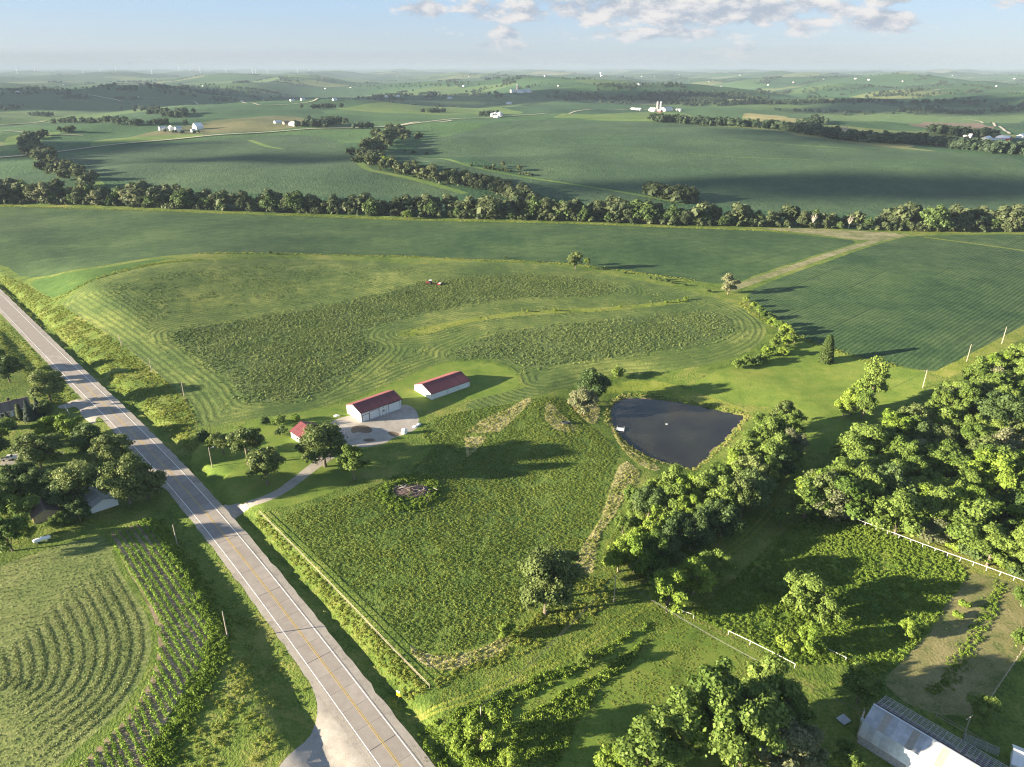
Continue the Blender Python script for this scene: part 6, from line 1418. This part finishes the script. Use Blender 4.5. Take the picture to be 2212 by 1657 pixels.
def dock():
    p = flat([(1340, 929)], POND_Z)[0]; t = thing('dock', 'white floating dock at the left shore of the pond', 'dock', (p[0], p[1], POND_Z), rad(-12))
    for k in range(8): m = MB(); m.box((-1.31 + 0.375 * k, 0, 0.42), (0.355, 2.4, 0.07)); m.build('plank', M['plastic'], t)
    for k in range(5): m = MB(); m.box((-1.72 - 0.3 * k, 0.0, 0.42), (0.28, 0.95, 0.07)); m.build('plank', M['palewood'], t)
    m = MB(); m.box((0, 0, 0.2), (2.9, 2.3, 0.32)); m.build('float', M['galv'], t)
    for x, y in ((-1.4, 1.15), (1.4, 1.15), (-1.4, -1.15)): m = MB(); m.tube((x, y, -0.8), (x, y, 1.3), 0.05, 0.05, 6); m.build('post', M['galv'], t)
dock()
p = flat([(1440, 917)], POND_Z)[0]; t = thing('pond_aerator', 'small aerator float bubbling in the middle of the pond', 'aerator', (p[0], p[1], POND_Z))
m = MB(); m.lathe([(0.0, 0.0), (0.35, 0.02), (0.35, 0.1), (0.2, 0.16), (0, 0.18)], 10); m.build('float', M['galv'], t)
m = MB()
for k in range(14): a = k * 0.45; m.tube((math.cos(a) * 0.15, math.sin(a) * 0.15, 0.15), (math.cos(a) * 0.6, math.sin(a) * 0.6, 0.45 - 0.4 * (k % 2)), 0.03, 0.02, 4)
m.build('spray', M['plastic'], t)
def sign():
    p = at1(862, 1513); t = thing('road_sign', 'yellow road sign on a post by the lane entrance', 'road sign', p, rad(-48 + 20))
    m = MB(); m.tube((0, 0, -0.3), (0, 0, 2.9), 0.05, 0.05, 6); m.build('post', M['galv'], t); m = MB(); m.box((0, -0.07, 1.9), (1.05, 0.03, 1.0)); m.build('panel', M['yellow'], t); m = MB(); m.box((0, -0.07, 2.75), (0.9, 0.03, 0.45)); m.build('panel', M['white'], t)
sign()
def brush_pile():
    p = at1(885, 1062); r = random.Random(9)
    t = thing('brush_pile', 'burn pile of grey logs and branches in a weedy patch of the meadow', 'brush pile', p)
    gm = MB(); n = 26
    for ring, (rr_, zz) in enumerate([(5.2, 0.02), (3.6, 0.35), (1.6, 0.7)]): gm.v += [(math.cos(6.283 * k / n) * rr_ * r.uniform(0.8, 1.1) * 1.5, math.sin(6.283 * k / n) * rr_ * r.uniform(0.8, 1.1) * 0.9, zz) for k in range(n)]
    gm.f += [(a * n + k, a * n + (k + 1) % n, (a + 1) * n + (k + 1) % n, (a + 1) * n + k) for a in (0, 1) for k in range(n)] + [tuple(2 * n + k for k in range(n))]
    gm.build('ash_mound', M['darkboards'], t)
    for k in range(52):
        x, y = r.gauss(0, 3.2), r.gauss(0, 1.7); L = r.uniform(0.8, 3.4); a = r.uniform(0, 6.28); z = r.uniform(0.3, 1.1); d = Vector((math.cos(a), math.sin(a), r.uniform(-0.15, 0.4))) * L / 2
        m = MB(); q = r.uniform(0.06, 0.18); m.tube(Vector((x, y, z)) - d, Vector((x, y, z)) + d, q, q * 0.7, 7); m.build('log', r.choice([M['greywood'], M['bark'], M['bark'], M['darkboards']]), t)
brush_pile()
bp = at([(830, 1070), (840, 1045), (880, 1030), (930, 1032), (945, 1055), (935, 1080), (890, 1098), (850, 1095)])[:, :2]; f11 = np.vstack([spread(np.vstack([bp, bp[:1]]), 2.6, 2.6), fill(bp, 0.7, (), -0.2, 3)]); scatter('burn_pile_weeds', f11, T_WEED, scl(len(f11), 0.6, 1.5))
def stock_gate():
    p = at1(2118, 1616); t = thing('cattle_chute', 'silver steel cattle chute with rails beside the corral', 'cattle chute', p, rad(-33))
    for y in (-0.5, 0.5):
        for k in range(5): m = MB(); m.tube((-3, y, 0.35 + 0.3 * k), (3, y, 0.35 + 0.3 * k), 0.04, 0.04, 6); m.build('rail', M['galv'], t)
        for x in (-3, -1, 1, 3): m = MB(); m.box((x, y, 0.85), (0.08, 0.08, 1.8)); m.build('post', M['galv'], t)
    m = MB(); m.box((-3.05, 0, 0.9), (0.06, 1.0, 1.7)); m.build('gate', M['galv'], t)
stock_gate()
p = at1(1222, 915); t = thing('stock_trough', 'dark round trough in the dry grass triangle left of the pond', 'trough', p)
m = MB(); m.lathe([(0.0, 0.1), (1.05, 0.1), (1.1, 0.75), (1.22, 0.78), (1.22, 0.0), (1.2, 0.0)], 16); m.v = [(x * 1.5, y * 0.8, z) for x, y, z in m.v]; m.build('basin', M['seam'], t); m = MB(); m.lathe([(0, 0.6), (1.05, 0.6)], 16); m.v = [(x * 1.5, y * 0.8, z) for x, y, z in m.v]; m.build('water', M['glass'], t)
p = at1(178, 852 - 8); t = thing('mailbox', 'mailbox on a post at the upper house drive', 'mailbox', at1(172, 866)); m = MB(); m.box((0, 0, 0.5), (0.1, 0.1, 1.2)); m.build('post', M['wood'], t); m = MB(); m.box((0, 0, 1.2), (0.25, 0.5, 0.25)); m.build('box', M['galv'], t)

# ------------------------------------------------------------------ farmsteads in the distance
FB = {}
def far_gable(L, W, e, r, wm, rm):
    k = (L, W, e, r, wm, rm)
    if k not in FB:
        x, y = L / 2, W / 2; a = MB(); a.add([(-x, -y, -3), (x, -y, -3), (x, y, -3), (-x, y, -3), (-x, -y, e), (x, -y, e), (x, y, e), (-x, y, e), (-x, 0, e + r), (x, 0, e + r)], [(0, 1, 5, 4), (2, 3, 7, 6), (0, 4, 8, 7, 3), (1, 2, 6, 9, 5)])
        b = MB(); o = 0.5; b.add([(-x - o, -y - o, e - .2), (x + o, -y - o, e - .2), (x + o, 0, e + r + .1), (-x - o, 0, e + r + .1), (-x - o, y + o, e - .2), (x + o, y + o, e - .2)], [(0, 1, 2, 3), (3, 2, 5, 4)])
        FB[k] = (a.mesh('wall', M[wm]), b.mesh('roof', M[rm]))
    return FB[k]
def far_building(q, L, W, e, r, wm, rm, label, group=None, rz=None, name='farm_building'):
    p = at1(*q); t = thing(name, label, 'farm building', p, rad(42) + random.choice([0, math.pi / 2]) if rz is None else rz, group)
    a, b = far_gable(L, W, e, r, wm, rm); link('wall', a, None, t); link('roof', b, None, t); return t
def bin_(q, r, h, label, group=None):
    p = at1(*q); t = thing('grain_bin', label, 'grain bin', p, 0, group); k = ('bin', r, h)
    if k not in FB: FB[k] = (MB().lathe([(r, -2), (r, h)], 14).mesh('wall', M['galv']), MB().lathe([(r + .1, h), (0.4, h + r * 0.5), (0, h + r * 0.5)], 14).mesh('roof', M['galv']))
    link('wall', FB[k][0], None, t); link('roof', FB[k][1], None, t)
def silo(q, r, h, label):
    p = at1(*q); t = thing('silo', label, 'silo', p); MB().lathe([(r, -2), (r, h)], 14).build('wall', M['greywood'], t); MB().lathe([(r, h), (r * 0.8, h + r * 0.5), (r * .4, h + r * 0.85), (0, h + r)], 14).build('dome', M['galv'], t)
big = far_building((428, 279), 17, 13, 5.5, 7, 'white', 'plastic', 'large white gambrel barn on the left hill farm', None, rad(60)); far_building((352, 281), 14, 8, 5, 2.5, 'white', 'galv', 'white shed at the left end of the hill farm'); far_building((370, 281), 12, 9, 5, 3, 'white', 'white', 'white house among the spruces of the hill farm'); far_building((386, 283), 12, 9, 6, 3, 'white', 'galv', 'grey-roofed house in the trees of the hill farm')
far_building((418, 285), 8, 8, 4, 2, 'white', 'galv', 'small white lean-to below the large white barn')
far_building((600, 266), 15, 9, 3.5, 2, 'white', 'white', 'white shed at the left of the roadside farm'); far_building((636, 271), 26, 14, 4.5, 3, 'galv', 'galv', 'grey machine shed of the roadside farm'); far_building((618, 268), 12, 9, 3.5, 2.5, 'siding', 'brownroof', 'brown house of the roadside farm')
for i, (x, y) in enumerate([(1064, 252), (1071, 251), (1080, 252)]): bin_((x, y), 5.5 + i, 7 + i, 'shiny grain bin in the cluster on the middle hill', 'grain bins on the middle hill')
far_building((1072, 254), 16, 8, 3, 1.6, 'plastic', 'white', 'white shed in front of the hill grain bins')
far_building((1374, 237), 42, 12, 4, 2, 'galv', 'plastic', 'long white livestock shed at the dairy farm'); far_building((1410, 240), 24, 16, 6, 5, 'plastic', 'plastic', 'white hoop building at the dairy farm'); far_building((1440, 239), 46, 22, 7, 5, 'plastic', 'galv', 'large grey-roofed barn at the dairy farm'); far_building((1466, 240), 20, 12, 5, 3, 'white', 'galv', 'white barn at the right end of the dairy farm'); far_building((1425, 242), 14, 9, 5, 3, 'red', 'galv', 'red shed in front of the dairy barns')
silo((1420, 238), 4, 26, 'tall grey silo at the dairy farm, left one'); silo((1427, 238), 4, 26, 'tall grey silo at the dairy farm, right one')
far_building((2090, 297), 14, 9, 4, 3, 'plastic', 'plastic', 'white hoop shed beside the trees of the right farm'); far_building((2130, 305), 22, 14, 5, 4, 'white', 'plastic', 'white barn of the right farm, nearest the trees'); far_building((2152, 309), 24, 12, 5, 3, 'white', 'galv', 'low grey shed of the right farm'); far_building((2166, 305), 22, 13, 6, 4, 'red', 'plastic', 'red barn with white roof at the right farm'); far_building((2206, 298), 26, 12, 5, 3, 'plastic', 'plastic', 'white shed at the right edge of the picture')
far_building((1643, 272), 12, 9, 4, 2.5, 'white', 'galv', 'white house in the tree line below the stubble field')
for q, lab in (((1100, 225), 'white bin sheds beyond the middle hill'),): far_building(q, 26, 12, 6, 3, 'plastic', 'galv', 'pale sheds beyond the middle hill')
far_building((972, 213), 20, 12, 5, 3, 'white', 'galv', 'white house at the edge of the distant shelter wood')
for q in [(845, 208), (860, 209), (905 - 70, 210)]: far_building(q, 16, 10, 5, 3, 'white', 'white', 'small white house of the tree-ringed farmstead', 'houses of the tree-ringed farmstead')
for q in [(1110, 199), (1125, 200), (1140, 199)]: far_building(q, 40, 14, 8, 5, 'white', 'galv', 'pale barn of the silo farm far beyond the middle hill', 'barns of the distant silo farm')
silo((1118, 198), 5, 28, 'pale silo far beyond the middle hill')
rr = random.Random(31); fars = [(192, 209), (272, 212), (300, 212), (505, 219), (520, 219), (560, 222), (630, 218), (697, 217), (720, 217), (740, 223), (790, 214), (500, 221), (38, 200), (40, 188), (140, 184), (395, 192), (440, 186), (480, 184), (655, 216), (985, 186), (1000, 187), (850, 192), (700, 192), (735, 191), (760, 190), (1205, 187), (1210, 186), (1365, 182), (1380, 183), (1500, 177), (1530, 177), (1545, 187), (1560, 187), (1640, 183), (1660, 184), (1700, 178), (1715, 178), (1745, 176), (1780, 172), (1800, 172), (1845, 171), (1860, 178), (1875, 173), (1920, 165), (1950, 176), (1990, 165), (2060, 164), (2100, 163), (2150, 187), (2160, 187), (2190, 170), (1630, 164), (1600, 163), (1560, 163), (1470, 162), (1440, 165), (1300, 164), (1250, 166), (1180, 165), (1090, 163), (1010, 166), (930, 165), (860, 165), (800, 172), (700, 170), (610, 168), (330, 170), (220, 180), (1385, 166), (1400, 165), (1415, 166), (1430, 165)]
for q in fars[::2]:
    q = (q[0] + rr.uniform(-3, 3), q[1]); d = CAM_H / max(0.012, (q[1] - 146) / FOC); far_building(q, min(24, 10 + d / 900), min(11, 7 + d / 2500), 3.5 + d / 9000, 2 + d / 12000, rr.choice(['white', 'galv', 'greywood']), rr.choice(['white', 'galv', 'galv', 'brownroof']), 'pale farm building of a distant farmstead', 'farm buildings of distant farmsteads')
TUR = {}
def turbine(qx, dist, phase):
    if not TUR:
        TUR['tower'] = MB().tube((0, 0, -10), (0, 0, 95), 4.2, 2.8, 8).mesh('tower', M['plastic']); m = MB(); m.box((0, 2, 96), (5, 12, 5)); TUR['nacelle'] = m.mesh('nacelle', M['plastic'])
        m = MB(); m.add([(-1.5, 0, 0), (1.5, 0, 0), (2.6, 0, 14), (0.6, 0, 52), (-0.4, 0, 52), (-1.6, 0, 14), (-1.5, 1, 0), (1.5, 1, 0), (2.6, 0.8, 14), (0.6, 0.3, 52), (-0.4, 0.3, 52), (-1.6, 0.8, 14)], [(0, 1, 2, 5), (5, 2, 3, 4), (7, 6, 11, 8), (8, 11, 10, 9), (1, 7, 8, 2), (2, 8, 9, 3), (6, 0, 5, 11), (11, 5, 4, 10)]); TUR['blade'] = m.mesh('blade', M['plastic'])
    d = qdir(qx, 153); x, y = d[0] / d[1] * dist, dist
    t = thing('wind_turbine', 'white wind turbine on the far left horizon', 'wind turbine', (x, y, zat(x, y)), 0.5, 'wind turbines on the horizon')
    link('tower', TUR['tower'], None, t); link('nacelle', TUR['nacelle'], None, t)
    for k in range(3): b = link('blade', TUR['blade'], None, t, (0, -5, 96)); b.rotation_euler = (0, phase + k * 2.0944, 0)
for i, qx in enumerate([36, 75, 115, 178, 216, 250, 327, 387, 410, 432, 488, 545, 552, 577, 642, 668]): turbine(qx, 13500 + (i * 37 % 11) * 420, i * 0.9)
p = at1(1297, 168); t = thing('water_tower', 'white water tower on the far horizon', 'water tower', tuple(p)); MB().tube((0, 0, -5), (0, 0, 40), 3, 3, 8).build('stem', M['plastic'], t); MB().lathe([(0, 38), (8, 42), (11, 48), (8, 54), (0, 57)], 12).build('tank', M['plastic'], t)
SHADE_CLOUDS = [((150, 205), 1300, 800, 46), ((420, 222), 900, 420, 34), ((1000, 212), 700, 420, 30), ((1330, 219), 600, 240, 26), ((1900, 226), 600, 260, 28), ((2120, 235), 500, 220, 24),
          ((60, 320), 260, 120, 18), ((2060, 300), 420, 150, 20), ((1850, 402), 420, 40, 16), ((470, 345), 240, 45, 14)]

# ------------------------------------------------------------------ fair-weather clouds added out of view, placed to throw shadows on the far fields
def cloud_shadow_at(q, rx, ry, n, alt=1000.0, seed=0):
    """a flat-based cumulus whose shadow falls round the pixel q"""
    p = at1(*q); k = (alt - p.z) / SUNV.z; c = p + SUNV * k
    r = np.random.default_rng(seed + int(q[0] * 7 + q[1])); V, F = [], []
    bm = bmesh.new(); bmesh.ops.create_icosphere(bm, subdivisions=2, radius=1.0); bv = np.array([v.co[:] for v in bm.verts]); bf = np.array([[v.index for v in f.verts] for f in bm.faces]); bm.free()
    for j in range(n):
        a = r.uniform(0, 6.283); d = math.sqrt(r.uniform(0, 1)); s = r.uniform(0.16, 0.34) * (1.15 - 0.6 * d); sx = s * (rx + ry) / 2
        w = bv * np.array([sx, sx, sx * 0.42]) * (1 + 0.18 * r.normal(size=(len(bv), 1))); w[:, 2] = np.maximum(w[:, 2], -0.06 * sx)
        F.append(bf + sum(len(v) for v in V)); V.append(w + np.array([math.cos(a) * d * rx, math.sin(a) * d * ry, r.uniform(0, 0.25) * sx * (1 - d)]))
    o = link('cloud', mesh_np('cloud', np.vstack(V), np.vstack(F), M['cloud'], True), None, None, c); return tag(o, kind='structure')
def mat_cloud():
    m, T = newmat('cloud_white'); out = T.new('ShaderNodeOutputMaterial'); d = T.new('ShaderNodeBsdfDiffuse'); d.inputs[0].default_value = (0.9, 0.9, 0.9, 1); t = T.new('ShaderNodeBsdfTranslucent'); t.inputs[0].default_value = (0.9, 0.9, 0.9, 1)
    x = T.new('ShaderNodeMixShader'); x.inputs[0].default_value = 0.35; T.l.new(d.outputs[0], x.inputs[1]); T.l.new(t.outputs[0], x.inputs[2]); T.l.new(x.outputs[0], out.inputs[0]); return m
M['cloud'] = mat_cloud()
for q, rx, ry, n in SHADE_CLOUDS: cloud_shadow_at(q, rx, ry, n)

# ------------------------------------------------------------------ summer haze
def build_haze():
    m = bpy.data.materials.new('haze_air'); m.use_nodes = True; T = NT(m.node_tree); T.n.clear()
    out = T.new('ShaderNodeOutputMaterial'); v = T.new('ShaderNodeVolumePrincipled')
    v.inputs['Color'].default_value = (0.275, 0.35, 0.455, 1); v.inputs['Density'].default_value = 6.8e-5; v.inputs['Anisotropy'].default_value = 0.0
    T.l.new(v.outputs[0], out.inputs['Volume'])
    mb = MB(); mb.box((0, 19500, 35), (80000, 42000, 320))
    o = mb.build('haze', m); tag(o, kind='stuff')
build_haze()
